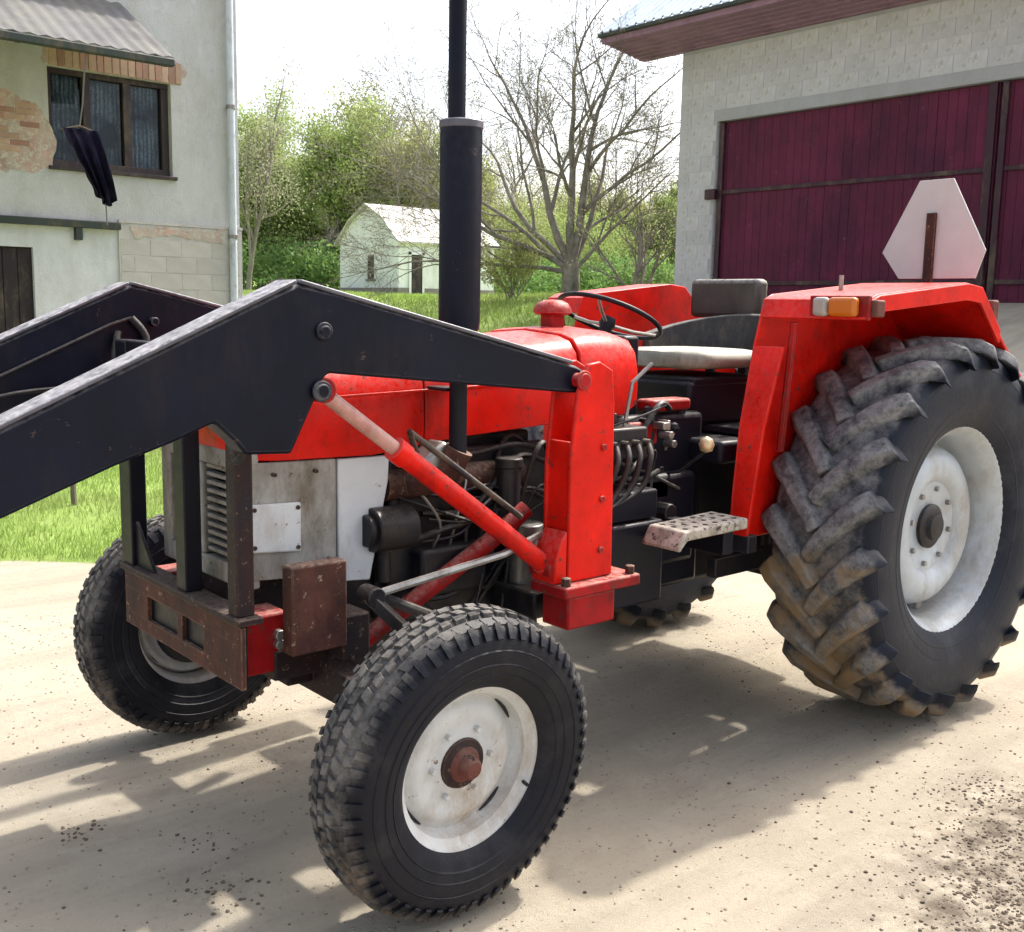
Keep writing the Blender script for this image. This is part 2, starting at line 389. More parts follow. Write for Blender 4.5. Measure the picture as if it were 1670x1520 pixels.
def curtain_mat():
    k = NT('lace_curtain'); p = k.coord()
    wv = k.n('ShaderNodeTexWave'); wv.inputs['Scale'].default_value = 5.5; wv.inputs['Distortion'].default_value = 2.5; wv.inputs['Detail'].default_value = 3
    k.l(p, wv.inputs['Vector'])
    lace = k.ramp(k.noise(34, 3, .6, p), .45, .62)
    c = k.mix(k.ramp(wv.outputs['Fac'], .1, .9), (.20, .25, .33, 1), (.60, .67, .76, 1))
    c = k.mix(k.math('MULTIPLY', lace, .55), c, (.06, .075, .12, 1))
    c = k.mix(k.ramp(k.noise(1.7, 3, .6, p), .45, .62), c, (.07, .08, .13, 1))
    k.set(c, .9); return k.m
M['curtain'] = curtain_mat()
k = NT('window_glass'); k.set((.5, .56, .6), .03); k.b.inputs['Transmission Weight'].default_value = 1.0; k.b.inputs['IOR'].default_value = 1.3
M['glass'] = k.m
M['cloth_dark'] = worn('dark_navy_cloth', (.006, .005, .016), .4, .95, spec=.1, dirt=(.03, .025, .05), dirt_amt=.4, dust_amt=.05, scale=9, bump=.5)
M['cord'] = simple('grey_cord', (.12, .12, .11), .8)
M['wood_post'] = worn('weathered_wood', (.16, .13, .10), .3, .9, dust_amt=.2, scale=8)

def leaf_mat(name, a, b, c_, tr=.45):
    k = NT(name); g = k.n('ShaderNodeNewGeometry')
    rnd = g.outputs['Random Per Island']
    col1 = k.mix(rnd, (*a, 1), (*b, 1))
    col2 = k.mix(k.math('MULTIPLY', k.ramp(k.noise(.45, 4, .6), .42, .62), .75), col1, (*c_, 1))
    k.set(col2, .6, 0, .25)
    tl = k.n('ShaderNodeBsdfTranslucent'); k.l(col2, tl.inputs['Color'])
    mx = k.n('ShaderNodeMixShader'); mx.inputs[0].default_value = tr
    k.l(k.b.outputs[0], mx.inputs[1]); k.l(tl.outputs[0], mx.inputs[2]); k.l(mx.outputs[0], k.out.inputs['Surface'])
    return k.m
M['leaf_a'] = leaf_mat('bright_spring_leaves', (.22, .31, .08), (.38, .47, .16), (.29, .33, .13))
M['leaf_b'] = leaf_mat('olive_spring_leaves', (.24, .28, .09), (.40, .43, .17), (.32, .31, .17))
M['leaf_c'] = leaf_mat('grey_budding_leaves', (.25, .25, .16), (.38, .39, .24), (.28, .26, .2))
M['leaf_d'] = leaf_mat('dark_green_leaves', (.12, .23, .06), (.22, .35, .10), (.15, .22, .07))
M['bud'] = leaf_mat('tiny_buds', (.15, .15, .07), (.26, .27, .11), (.2, .18, .1))
M['bark'] = worn('grey_brown_bark', (.24, .22, .195), .4, .95, dirt=(.05, .05, .03), dirt_amt=.4, dust_amt=.05, scale=5, bump=.6)
M['bark_far'] = worn('pale_far_bark', (.22, .20, .17), .3, .95, dust_amt=.05, scale=3)
M['grass'] = leaf_mat('grass_blades', (.19, .29, .05), (.33, .44, .12), (.30, .34, .13), .35)
M['clod'] = worn('dark_soil', (.10, .075, .055), .5, .95, dust=(.2, .16, .12), dust_amt=.4, scale=20)
M['pebble'] = worn('pale_grit', (.30, .25, .19), .4, .95, dust_amt=.2, scale=15)

# ================================================================== SETTING
# ---- ground: one sheet, fine near the tractor and coarse towards the horizon
def axis_steps(c, fine, half, far):
    a = list(np.arange(-half, half + 1e-6, fine)); s = fine; x = half
    while x < far:
        s *= 1.22; x += s; a.append(x); a.insert(0, -x)
    return np.array(a) + c
gx = axis_steps(-.5, .05, 5.0, 900); gy = axis_steps(-1.5, .05, 5.0, 900)
GX, GY = np.meshgrid(gx, gy, indexing='ij')
GZ = ground_z(GX, GY)
near = smooth((9 - np.hypot(GX - 1.5, GY)) / 5)
rut = lambda c_, w_: np.exp(-((GY - c_ - .03 * np.sin(GX * 1.7)) / w_)**2)
GZ = GZ + near * .010 - near * .010 * (rut(.80, .13) + rut(-.72, .13)) * smooth((2.6 - GX) / .8) + near * .006 * (rut(1.02, .06) + rut(.55, .05)) * smooth((2.6 - GX) / .8)
GZ = GZ - near * (.010 * np.abs(np.sin(GY * 2.1 + .4 * np.sin(GX * .8))) + .006 * np.sin(GX * 5.1 + GY * 3.3) * np.sin(GY * 7.3 - GX * 2.2))
# a shallow muddy churned patch on the drive to the right of the camera's foreground
def grass_mask(x, y):
    wob = .25 * np.sin(x * 1.9) + .15 * np.sin(x * 4.7 + 1) + .12 * np.sin(y * 3.1)
    lim = np.where(x < -2, -3.45 + (x + 2) * .95, -3.45)
    g = smooth((lim + wob - y) / .5 + .5)
    path = smooth((-10.3 + wob * .6 - y) / .4 + .5) * smooth((x + 4.6 + wob) / .6 + .5)
    return g * (1 - path)
def surf(x, y):
    i = int(np.clip(np.searchsorted(gx, x) - 1, 0, len(gx) - 2)); j = int(np.clip(np.searchsorted(gy, y) - 1, 0, len(gy) - 2))
    u = (x - gx[i]) / (gx[i+1] - gx[i]); v = (y - gy[j]) / (gy[j+1] - gy[j])
    return float((GZ[i, j] * (1-u) + GZ[i+1, j] * u) * (1-v) + (GZ[i, j+1] * (1-u) + GZ[i+1, j+1] * u) * v)
verts = np.stack([GX.ravel(), GY.ravel(), GZ.ravel()], 1)
ni, nj = GX.shape
I, J = np.meshgrid(np.arange(ni - 1), np.arange(nj - 1), indexing='ij')
a = (I * nj + J).ravel()
me = raw_mesh('ground', verts, np.stack([a, a + nj, a + nj + 1, a + 1], 1), 4)
at = me.attributes.new('grass', 'FLOAT', 'POINT'); at.data.foreach_set('value', grass_mask(GX, GY).ravel().astype(np.float32))
def blob(cx, cy, sx, sy): return np.exp(-((GX - cx) / sx)**2 - ((GY - cy) / sy)**2)
damp = np.clip(1.6 * blob(.72, 1.60, .5, .26) + 1.5 * blob(1.12, 1.72, .4, .24) + .55 * blob(.5, 1.28, .2, .12) + .5 * blob(2.62, .3, .12, .10) + .4 * blob(2.79, -.18, .08, .06) + .35 * blob(2.2, -.35, .5, .12), 0, 1)
at = me.attributes.new('damp', 'FLOAT', 'POINT'); at.data.foreach_set('value', damp.ravel().astype(np.float32))
g = obj_from_mesh('ground', me, M['ground'], smooth_deg=60); tag(g, 'pale sandy farmyard with a strip of green lawn', kind='structure')

# ---- house on the left (its yard wall lies in the plane y = -12)
HY = -12.0
house = empty('house', (-1.0, HY, 0)); ho = Vector((-1.0, HY, 0))
tag(house, 'pale rendered two-storey house with dark-framed window, drainpipe and grey canopy', 'house')
def hp(mb, name, mat, parent=house, **kw):
    mb.v = [(x + 1.0, y - HY, z) for x, y, z in mb.v]
    return mb.build(name, mat, parent, **kw)
WX0, WX1, WZ0, WZ1 = -2.63, -1.0, 3.17, 4.41          # window opening
HX0, HX1 = -3.62, 7.0
b = MB()     # upper wall around the window opening, front skin .35 thick
b.box((HX0, HY - .35, 2.50), (WX0, HY, 7.2)); b.box((WX1, HY - .35, 2.50), (HX1, HY, 7.2))
b.box((WX0, HY - .35, 2.50), (WX1, HY, WZ0)); b.box((WX0, HY - .35, WZ1), (WX1, HY, 7.2))
b.box((HX0, HY - 8.0, -.3), (HX0 + .35, HY - .35, 7.2)); b.box((HX0, HY - 8.35, -.3), (HX1, HY - 8.0, 7.2))
b.box((HX1 - .35, HY - 8.0, -.3), (HX1, HY - .35, 7.2))
hp(b, 'wall', M['plaster'], smooth_deg=0)
b = MB(); b.box((HX0 - .02, HY - .35, -.3), (-1.84, HY + .025, 2.497)); hp(b, 'lower_wall', M['plaster_low'], smooth_deg=0)
b = MB(); b.box((-1.84, HY - .35, -.3), (-.74, HY - .02, 2.497)); b.box((-.74, HY - .35, 2.12), (HX1, HY - .02, 2.497)); b.box((.35, HY - .35, -.3), (HX1, HY - .02, 2.12))
hp(b, 'whitewashed_wall', M['whitewash'], smooth_deg=0)
b = MB(); b.box((-.74, HY - .16, 0), (.35, HY - .10, 2.12)); dr = hp(b, 'door', M['door_dark'])
b = MB()
for i in range(6): b.box((-.73 + i * .18, HY - .10, .03), (-.73 + i * .18 + .165, HY - .085, 2.10))
hp(b, 'door_boards', M['door_dark'], dr)
b = MB(); b.box((-1.85, HY - .02, 2.40), (2.5, HY + .10, 2.49)); tr_ = hp(b, 'beam', M['dark_trim'], bevel=.005)
b = MB(); b.box((-1.34, HY - .02, 2.24), (-1.26, HY + .09, 2.398)); hp(b, 'bracket', M['dark_trim'])
b = MB(); b.box((HX0 - .03, HY, 2.50), (-1.84, HY + .035, 2.54)); hp(b, 'string_course', M['plaster_low'], smooth_deg=0)
# window: frame, casements, curtain, panes, sill
wf = MB(); fy0, fy1 = HY - .20, HY - .10
wf.box((WX0, fy0, WZ0), (WX0 + .10, fy1, WZ1)); wf.box((WX1 - .07, fy0, WZ0), (WX1, fy1, WZ1))
wf.box((WX0, fy0, WZ1 - .07), (WX1, fy1 + .01, WZ1)); wf.box((WX0, fy0, WZ0), (WX1, fy1 + .01, WZ0 + .09))
for xc, wd in ((-2.06, .11), (-1.52, .10)): wf.box((xc - wd / 2, fy0 + .003, WZ0), (xc + wd / 2, fy1 + .003, WZ1))
win = hp(wf, 'window', M['win_frame'], bevel=.006)
for x0, x1 in ((WX0 + .10, -2.115), (-2.005, -1.57), (-1.47, WX1 - .07)):
    b = MB(); b.box((x0, HY - .165, WZ0 + .09), (x1, HY - .160, WZ1 - .07)); hp(b, 'pane', M['glass'], win, smooth_deg=0)
    b = MB(); n = 14
    secs = []
    for q in range(n + 1):
        x = x0 + (x1 - x0) * q / n; yy = HY - .235 + .018 * math.sin(q * 1.9 + x0 * 5)
        secs.append([(x, yy, WZ0 + .02), (x, yy, WZ1 - .02)])
    b.loft(secs, closed=False); hp(b, 'curtain', M['curtain'], win, fix=False)
b = MB(); b.box((WX0 - .05, HY - .30, WZ0 - .05), (WX1 + .03, HY + .05, WZ0 - .005)); hp(b, 'sill', M['win_frame'], win, bevel=.004)
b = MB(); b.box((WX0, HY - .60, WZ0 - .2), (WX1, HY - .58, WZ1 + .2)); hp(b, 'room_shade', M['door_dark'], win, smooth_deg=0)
# exposed bricks: a soldier course over the window and a patch beside it
def torn(poly, name):
    P = []
    for i in range(len(poly)):
        a_ = Vector(poly[i]); b_ = Vector(poly[(i+1) % len(poly)]); kk = max(2, int((b_ - a_).length / .06))
        for j in range(kk):
            q = a_.lerp(b_, j / kk); P.append((q.x + random.uniform(-.03, .03), q.y + random.uniform(-.03, .03)))
    b = MB(); b.prism(P, HY - .02, HY + .005); return hp(b, name, M['bare_render'], smooth_deg=0)
torn([(-1.02, 3.15), (-1.06, 3.5), (-.95, 3.85), (-.55, 4.02), (-.2, 4.12), (.3, 4.2), (.9, 4.15), (.9, 2.95), (.4, 3.0), (-.2, 3.02), (-.7, 3.06)], 'bare_patch')
torn([(-2.80, 4.42), (-2.86, 4.62), (-2.7, 4.74), (-2.0, 4.72), (-1.2, 4.72), (-.92, 4.66), (-.95, 4.42)], 'bare_patch')
torn([(-3.3, 2.30), (-3.35, 2.47), (-2.6, 2.46), (-2.0, 2.47), (-2.05, 2.33), (-2.7, 2.36)], 'bare_patch').location.y = .03

def brick(lo, hi, mat):
    b = MB(); b.box((0, 0, 0), (hi[0] - lo[0], hi[1] - lo[1], hi[2] - lo[2]))
    o = b.build('brick', mat, house, smooth_deg=0, bevel=.006)
    o.location = (lo[0] + 1.0, lo[1] - HY, lo[2]); return o
x = -2.78
while x < -1.02:
    wd = random.uniform(.075, .10)
    brick((x, HY - .05, 4.415), (x + wd, HY + random.uniform(.012, .025), 4.66 + random.uniform(-.015, .02)), random.choice([M['brick'], M['brick_orange'], M['brick_orange']])); x += wd + .012
for r_ in range(10):
    z = 3.22 + r_ * .078; x = -1.0 + .12 * (r_ % 2) + (.0 if r_ < 8 else .12) + (.05 if r_ > 5 else .0)
    while x < .75:
        wd = .235
        if random.random() < (.75 if 1 < r_ < 8 and x > -.9 else .45): brick((x, HY - .05, z), (x + wd, HY + random.uniform(.007, .016), z + .066), random.choice([M['brick'], M['brick'], M['brick_orange']]))
        x += wd + .014
hb_ = {}
for r_ in range(9):
    z0 = .28 + r_ * .225; x = -3.60 - (.22 if r_ % 2 else 0)
    while x < -1.9:
        a_ = max(x, -3.60); b_ = min(x + .435, -1.86)
        if b_ - a_ > .07:
            key = round(b_ - a_, 2)
            if key not in hb_:
                b = MB(); b.box((0, 0, 0), (key, .012, .215)); hb_[key] = b.build('block', M['house_block'], house, smooth_deg=0, bevel=.005); o = hb_[key]
            else:
                o = bpy.data.objects.new('block', hb_[key].data); col.objects.link(o); o.parent = house
                bv = o.modifiers.new('edge', 'BEVEL'); bv.width = .005; bv.segments = 2; bv.limit_method = 'ANGLE'
            o.location = (a_ + 1.0, .018 + random.uniform(-.003, .003), z0)
        x += .445
# drainpipe on the corner
b = MB(); b.tube([(-3.47, HY + .09, -.1), (-3.47, HY + .09, 7.1)], .055, 14); dp = hp(b, 'drainpipe', M['pipe_white'])
for z in (.8, 2.4, 4.2, 6.0):
    b = MB(); b.lathe([(.058, -.025), (.067, -.025), (.067, .025), (.058, .025)], 16, 'z', (-3.47, HY + .09, z)); b.box((-3.49, HY, z - .02), (-3.45, HY + .04, z + .02)); hp(b, 'pipe_clip', M['steel'], dp)
# canopy: corrugated sheet leaning on the wall, gutter along its lower edge
b = MB(); secs = []
x = -1.98; q = 0
while x < 4.5:
    zz = .012 * math.sin(q * math.pi / 2)
    secs.append([(x, HY + 1.62, 4.40 + zz), (x, HY + .0, 5.33 + zz), (x, HY + .0, 5.315 + zz), (x, HY + 1.62, 4.385 + zz)]); x += .045; q += 1
b.loft(secs); cn = hp(b, 'canopy', M['canopy'], smooth_deg=50)
b = MB(); b.box((-1.98, HY + 1.55, 4.29), (4.5, HY + 1.66, 4.375)); hp(b, 'gutter', M['dark_trim'], cn, bevel=.01)
for xx in (-1.9, -.2, 1.6, 3.4):
    b = MB(); b.bar((xx, HY, 5.22), (xx, HY + 1.55, 4.33), .06, .09); hp(b, 'rafter', M['win_frame'], cn)
# roof of the house, above the picture
b = MB(); b.loft([[(HX0 - .4, HY + .5, 7.1), (HX0 - .4, HY - 4.2, 10.4), (HX0 - .4, HY - 8.9, 7.1)], [(HX1 + .4, HY + .5, 7.1), (HX1 + .4, HY - 4.2, 10.4), (HX1 + .4, HY - 8.9, 7.1)]])
hp(b, 'roof', M['brick'], smooth_deg=0)

# ---- dark garment hung on a cord from the canopy edge
gx0, gy0 = -.93, HY + 1.60
gar = empty('hanging_garment', (gx0, gy0, 2.6)); tag(gar, 'dark navy garment hanging on a cord in front of the window', 'garment')
b = MB(); secs = []
NU, NV = 44, 22
front = []; 
for iv in range(NV + 1):
    v = iv / NV; row = []
    hem = .07 * math.sin(iv * .0) 
    for iu in range(NU + 1):
        u = iu / NU
        wd = .40 * (1 - .42 * v ** 1.3); cx = .10 - .26 * v
        z = .82 - v * (.86 - .22 * abs(u - .35)) - .05 * (1 - abs(2*u - 1)) * (1 - v) * 0
        fold = (.012 + .045 * v) * math.sin(u * 19 + 1.5 * v + .6 * math.sin(u * 7)) + .02 * math.sin(u * 43 + v * 3) * v
        row.append((cx + wd * (u - .5), .03 + fold + .03 * math.sin(v * 3), z))
    front.append(row)
b = MB(); n1 = NU + 1
V = [p for r_ in front for p in r_] + [(x, y - .045 - .02 * math.sin(x * 60), z + .01) for r_ in front for (x, y, z) in r_]
F = []; off = n1 * (NV + 1)
for iv in range(NV):
    for iu in range(NU):
        a_ = iv * n1 + iu; F.append((a_, a_ + 1, a_ + n1 + 1, a_ + n1)); F.append((off + a_, off + a_ + n1, off + a_ + n1 + 1, off + a_ + 1))
    for iu in (0, NU):
        a_ = iv * n1 + iu; F.append((a_, a_ + n1, off + a_ + n1, off + a_))
for iu in range(NU):
    F.append((iu, off + iu, off + iu + 1, iu + 1)); a_ = NV * n1 + iu; F.append((a_, a_ + 1, off + a_ + 1, off + a_))
b.add(V, F); b.build('cloth', M['cloth_dark'], gar, smooth_deg=70)
b = MB(); b.tube([(-.10, 0, .80), (.10, 0, .86), (.31, 0, .80)], .014, 6); b.build('hanger', M['wood_post'], gar)
b = MB(); b.tube([(.0, 0, 1.70), (.06, .0, 1.1), (.10, 0, .86)], .009, 6); b.build('cord', M['cord'], gar)
b = MB(); b.tube([(-.17, 0, .03), (-.18, 0, -.25)], .008, 6); b.build('cord', M['cord'], gar)

# ---- barn on the right (its gate wall lies in the plane x = -11.26)
BX = -11.26; BZ = 1.60
barn = empty('barn', (BX, -8.0, BZ)); tag(barn, 'grey block barn with maroon board gates and pale blue roof', 'barn')
def bp(mb, name, mat, parent=barn, **kw):
    mb.v = [(x - BX, y + 8.0, z - BZ) for x, y, z in mb.v]
    return mb.build(name, mat, parent, **kw)
BY0, BY1, GY0, GYM, GY1, GZ1 = -10.33, 4.0, -9.50, -4.63, .25, 4.68
b = MB(); b.box((BX - .4, BY0, BZ - .4), (BX, GY0, 6.1)); b.box((BX - .4, GY1, BZ - .4), (BX, BY1, 6.1)); b.box((BX - .4, GY0, GZ1), (BX, GY1, 6.1))
b.box((BX - 9, BY0, BZ - .4), (BX - .4, BY0 + .4, 6.1)); b.box((BX - 9, BY1 - .4, BZ - .4), (BX - .4, BY1, 6.1)); b.box((BX - 9.4, BY0, BZ - .4), (BX - 9, BY1, 6.1))
bp(b, 'wall', M['barn_wall'], smooth_deg=0)
blk = {}
def block(y0, y1, z0, z1):
    key = (round(y1 - y0, 2), round(z1 - z0, 2))
    if key not in blk:
        b = MB(); b.box((0, 0, 0), (.009, key[0], key[1])); o = b.build('block', M['barn_block'], barn, smooth_deg=0, bevel=.004); blk[key] = o.data
    else:
        o = bpy.data.objects.new('block', blk[key]); col.objects.link(o); o.parent = barn
        bv = o.modifiers.new('edge', 'BEVEL'); bv.width = .004; bv.segments = 2; bv.limit_method = 'ANGLE'
    o.location = (-.006 + random.uniform(-.002, .003), y0 + 8.0, z0 - BZ)
for r_ in range(17):
    z0 = BZ + .02 + r_ * .25
    if z0 > 5.85: break
    y = BY0 + .01 + (0 if r_ % 2 else -.25)
    lim = -3.0 if z0 > GZ1 - .01 else GY0 - .02
    while y < lim - .02:
        a_ = max(y, BY0 + .01); b_ = min(y + .494, lim)
        if b_ - a_ > .08: block(a_, b_, z0, z0 + .245)
        y += .50
for gi, (y0, y1) in enumerate(((GY0, GYM), (GYM, GY1))):
    leaf = MB(); leaf.box((BX - .17, y0 + .02, BZ + .05), (BX - .12, y1 - .02, GZ1 - .01)); lf = bp(leaf, 'gate_leaf', M['gate_dark'])
    n = 32 if gi == 0 else 33; wd = (y1 - y0 - .04) / n
    for i in range(n):
        b = MB(); ya = y0 + .02 + i * wd; b.box((BX - .119, ya + .003, BZ + .06 + random.uniform(0, .02)), (BX - .095 + random.uniform(-.004, .004), ya + wd - .003, GZ1 - .02)); bp(b, 'plank', M['gate'], lf, smooth_deg=0)
    for z in (3.50, 1.95):
        b = MB(); b.box((BX - .09, y0 + .03, z - .035), (BX - .065, y1 - .03, z + .035)); bp(b, 'rail', M['gate_dark'], lf, bevel=.006)
    b = MB(); b.box((BX - .09, y1 - .16, BZ + .05), (BX - .04, y1 - .04, GZ1 - .02)); bp(b, 'stile', M['gate_dark'], lf, bevel=.006)
    b = MB(); b.box((BX - .085, y0 + .03, BZ + .05), (BX - .04, y0 + .12, GZ1 - .02)); bp(b, 'stile', M['gate_dark'], lf, bevel=.006)
b = MB(); b.box((BX - .02, GY0 - .16, 3.38), (BX + .07, GY0 + .06, 3.55)); bp(b, 'gate_hinge', M['gate_dark'], bevel=.006)
# eaves: soffit boards, fascia, sheet roof with ribs
EX = BX + 1.0; EY0, EY1 = -11.32, 5.0
b = MB()
for i in range(7):
    xa = BX - .05 + i * .15
    b.box((xa, EY0 + .03, 5.93 + i * .022), (xa + .149, EY1, 5.955 + i * .022))
bp(b, 'soffit', M['fascia'], smooth_deg=0)
b = MB(); b.box((EX - .0, EY0, 6.07), (EX + .03, EY1, 6.25)); bp(b, 'fascia', M['fascia'], bevel=.004)
b = MB(); b.box((BX - 10.3, EY0 - .03, 6.0), (EX, EY0 + .01, 6.02)); 
b = MB(); b.prism([(EX + .02, 6.10), (EX + .02, 6.27), (BX - 4.7, 10.3), (BX - 4.7, 10.1)], EY0 - .03, EY0 + .0); bp(b, 'verge_board', M['fascia'], smooth_deg=0)
b = MB(); secs = []
y = EY0 - .06; q = 0
while y < EY1:
    for dy, dz in ((0, 0), (.10, 0), (.115, .035), (.15, .035), (.165, 0)):
        secs.append([(EX + .10, y + dy, 6.245 + dz), (BX - 4.7, y + dy, 10.29 + dz), (BX - 4.7, y + dy, 10.27 + dz), (EX + .10, y + dy, 6.225 + dz)])
    y += .20
b.loft(secs); bp(b, 'roof', M['roof_blue'], smooth_deg=20)
b = MB(); b.box((EX + .035, EY0 - .02, 6.16), (EX + .12, EY1, 6.222)); bp(b, 'gutter', M['dark_trim'], bevel=.01)
b = MB(); b.loft([[(BX - 4.7, EY0, 10.25), (BX - 10.4, EY0, 6.2), (BX - 10.4, EY0, 6.1), (BX - 4.7, EY0, 10.1)], [(BX - 4.7, EY1, 10.25), (BX - 10.4, EY1, 6.2), (BX - 10.4, EY1, 6.1), (BX - 4.7, EY1, 10.1)]]); bp(b, 'back_roof', M['roof_blue'], smooth_deg=0)
b = MB(); b.prism([(BX - .4, 6.1), (BX - 4.7, 10.1), (BX - 9.2, 6.1)], BY0, BY0 + .3); bp(b, 'gable', M['barn_wall'], smooth_deg=0)

# ---- small white outbuilding far behind
sc0 = Vector((-19.4, -30.85, 1.9))
shed = empty('outbuilding', sc0); tag(shed, 'small limewashed outbuilding with dark door across the lawn', 'outbuilding')
GWD, LEN, EV, RG = 4.1, 4.6, 2.05, 3.4
e1n = Vector((0, -1, 0)); e2n = Vector((-1, 0, 0))      # gable wall faces +X, long wall faces +Y
def S(a_, b_, z): p = e1n * a_ + e2n * b_; return (p.x, p.y, z)
def sbox(mb, a0, a1, b0, b1, z0, z1):
    P = [S(a0,b0,z0),S(a1,b0,z0),S(a1,b1,z0),S(a0,b1,z0),S(a0,b0,z1),S(a1,b0,z1),S(a1,b1,z1),S(a0,b1,z1)]
    return mb.add(P, [(0,3,2,1),(4,5,6,7),(0,1,5,4),(1,2,6,5),(2,3,7,6),(3,0,4,7)])
b = MB()
rings = []
for bb in (0, LEN): rings.append([S(0, bb, -.5), S(GWD, bb, -.5), S(GWD, bb, EV), S(GWD * .78, bb, EV + .75), S(GWD * .5, bb, RG - .12), S(GWD * .22, bb, EV + .75), S(0, bb, EV)])
b.loft(rings); b.build('wall', M['shed_wall'], shed, smooth_deg=0)
b = MB(); sbox(b, -.04, GWD + .04, -.04, LEN + .04, -.5, .22); b.build('plinth', M['plinth'], shed, smooth_deg=0)
b = MB(); ov = .18
for pr in (((-ov, EV - .12), (GWD * .22, EV + .80), (GWD * .5, RG)), ((GWD + ov, EV - .12), (GWD * .78, EV + .80), (GWD * .5, RG))):
    b.loft([[S(q[0], bb, q[1]) for q in pr] + [S(q[0], bb, q[1] - .07) for q in reversed(pr)] for bb in (-ov, LEN + ov)])
b.build('roof', M['shed_roof'], shed, smooth_deg=0)
b = MB(); sbox(b, -.05, -.02, .55, 1.05, .0, 1.45); d_ = b.build('door', M['door_dark'], shed, smooth_deg=0)
b = MB(); sbox(b, -.06, -.015, .45, .545, .0, 1.55); sbox(b, -.06, -.015, 1.055, 1.15, .0, 1.55); sbox(b, -.06, -.015, .45, 1.15, 1.455, 1.55); b.build('door_frame', M['shed_wall'], d_, smooth_deg=0)
b = MB(); sbox(b, GWD * .40, GWD * .50, -.03, -.01, .55, 1.45); wn = b.build('window', M['door_dark'], shed, smooth_deg=0)
b = MB(); sbox(b, GWD * .37, GWD * .53, -.06, -.008, .47, .545); b.build('sill', M['plinth'], wn, smooth_deg=0)
b = MB(); sbox(b, -.05, -.02, 2.2, 2.7, .75, 1.35); wn = b.build('window', M['door_dark'], shed, smooth_deg=0)
b = MB(); sbox(b, -.07, -.015, 2.1, 2.8, .67, .745); b.build('sill', M['plinth'], wn, smooth_deg=0)

# ================================================================== VEGETATION
MINR = .003
def rand_unit():
    v = rng.normal(size=3); return Vector(v / np.linalg.norm(v))
def grow(mb, tips, p, d, length, r, level, maxlev, spread, tropism, n_child, sides, wig=.22, ratio=.62, tipr=.5):
    seg = 5 if level < 2 else (4 if level < 3 else 3)
    pts = [p.copy()]; rr = [r]; dd = d.copy(); q = p.copy()
    for i in range(seg):
        dd = (dd + rand_unit() * wig + Vector((0, 0, tropism))).normalized()
        q = q + dd * (length / seg); pts.append(q.copy()); rr.append(max(r * (1 - (1 - tipr) * (i + 1) / seg), MINR))
    mb.tube(pts, rr, sides[min(level, len(sides) - 1)], caps=False)
    if level >= maxlev:
        tips.append((pts[-1], dd.copy(), length)); tips.append((pts[len(pts)//2], dd.copy(), length)); return
    nc = n_child[min(level, len(n_child) - 1)]
    for c in range(nc):
        t = .25 + .75 * (c + random.random() * .8) / nc if level else .3 + .7 * (c + random.random() * .7) / nc
        t = min(t, 1.0); f = t * seg; i = min(int(f), seg - 1)
        bp_ = pts[i].lerp(pts[i + 1], f - i); br = (rr[i] + (rr[i+1] - rr[i]) * (f - i))
        ax = (pts[i + 1] - pts[i]).normalized()
        perp = ax.orthogonal().normalized(); perp.rotate(Matrix.Rotation(random.uniform(0, 2*math.pi) , 3, ax))
        sp = spread * random.uniform(.75, 1.25)
        nd = (ax * math.cos(sp) + perp * math.sin(sp)).normalized()
        grow(mb, tips, bp_, nd, length * ratio * random.uniform(.75, 1.2) * (1.1 - .35 * t), br * .66, level + 1, maxlev, spread, tropism, n_child, sides, wig, ratio, tipr)
    # continue the leader
    grow(mb, tips, pts[-1], dd, length * ratio * random.uniform(.8, 1.05), rr[-1] * .95, level + 1, maxlev, spread, tropism, n_child, sides, wig, ratio, tipr)

def leaves(name, centres, spreads, per, size, mat, parent, aspect=.6, origin=(0, 0, 0)):
    C_ = np.repeat(np.asarray(centres, float), per, 0); S_ = np.repeat(np.asarray(spreads, float), per)
    n = len(C_)
    off = np.clip(rng.normal(size=(n, 3)), -1.6, 1.6) * S_[:, None] * .55
    P = C_ + off
    u = rng.normal(size=(n, 3)); u /= np.linalg.norm(u, axis=1)[:, None]
    v = rng.normal(size=(n, 3)); v = v - (v * u).sum(1)[:, None] * u; v /= np.linalg.norm(v, axis=1)[:, None]
    s = size * rng.uniform(.6, 1.4, n)[:, None]
    w_ = s * aspect
    V = np.stack([P - u * s * .5, P + v * w_ * .5 + u * s * .05, P + u * s * .5, P - v * w_ * .5 + u * s * .05], 1).reshape(-1, 3)
    F = np.arange(n * 4).reshape(n, 4)
    me = raw_mesh(name, V - np.array(origin), F, 4)
    return obj_from_mesh(name, me, mat, parent, smooth_deg=0)

def far_tree(px, dep, top_py, label, mat, width=1.0, per=90, size=.22, dens=1.0, cat='tree', name='broadleaf_tree', barkm='bark_far', low=.0):
    g_ = spot(px, dep); H = height_at(px, top_py, dep) - g_.z
    t = empty(name, g_); tag(t, label, cat, 'trees beyond the lawn')
    mb = MB(); tips = []
    grow(mb, tips, Vector((0, 0, -.2)), Vector((random.uniform(-.08, .08), random.uniform(-.08, .08), 1)).normalized(), H * .42, H * .018, 0, 3, .72, .05, (6, 4, 3), (6, 5, 3, 3), .2, .62)
    # fit the limbs to the height wanted
    zm = max(p[0].z for p in tips); k_ = H / zm * .97
    kx = k_ * width
    mb.v = [(x * kx, y * kx, z * k_) for x, y, z in mb.v]
    mb.build('trunk', M[barkm], t, smooth_deg=60, fix=False)
    cs = [(p.x * kx, p.y * kx, p.z * k_) for p, d, l in tips if p.z * k_ > low * H]
    random.shuffle(cs); cs = cs[:int(len(cs) * dens)]
    sp = [H * .075 * random.uniform(.7, 1.5) for _ in cs]
    leaves('crown', cs, sp, per, size, mat, t)
    return t
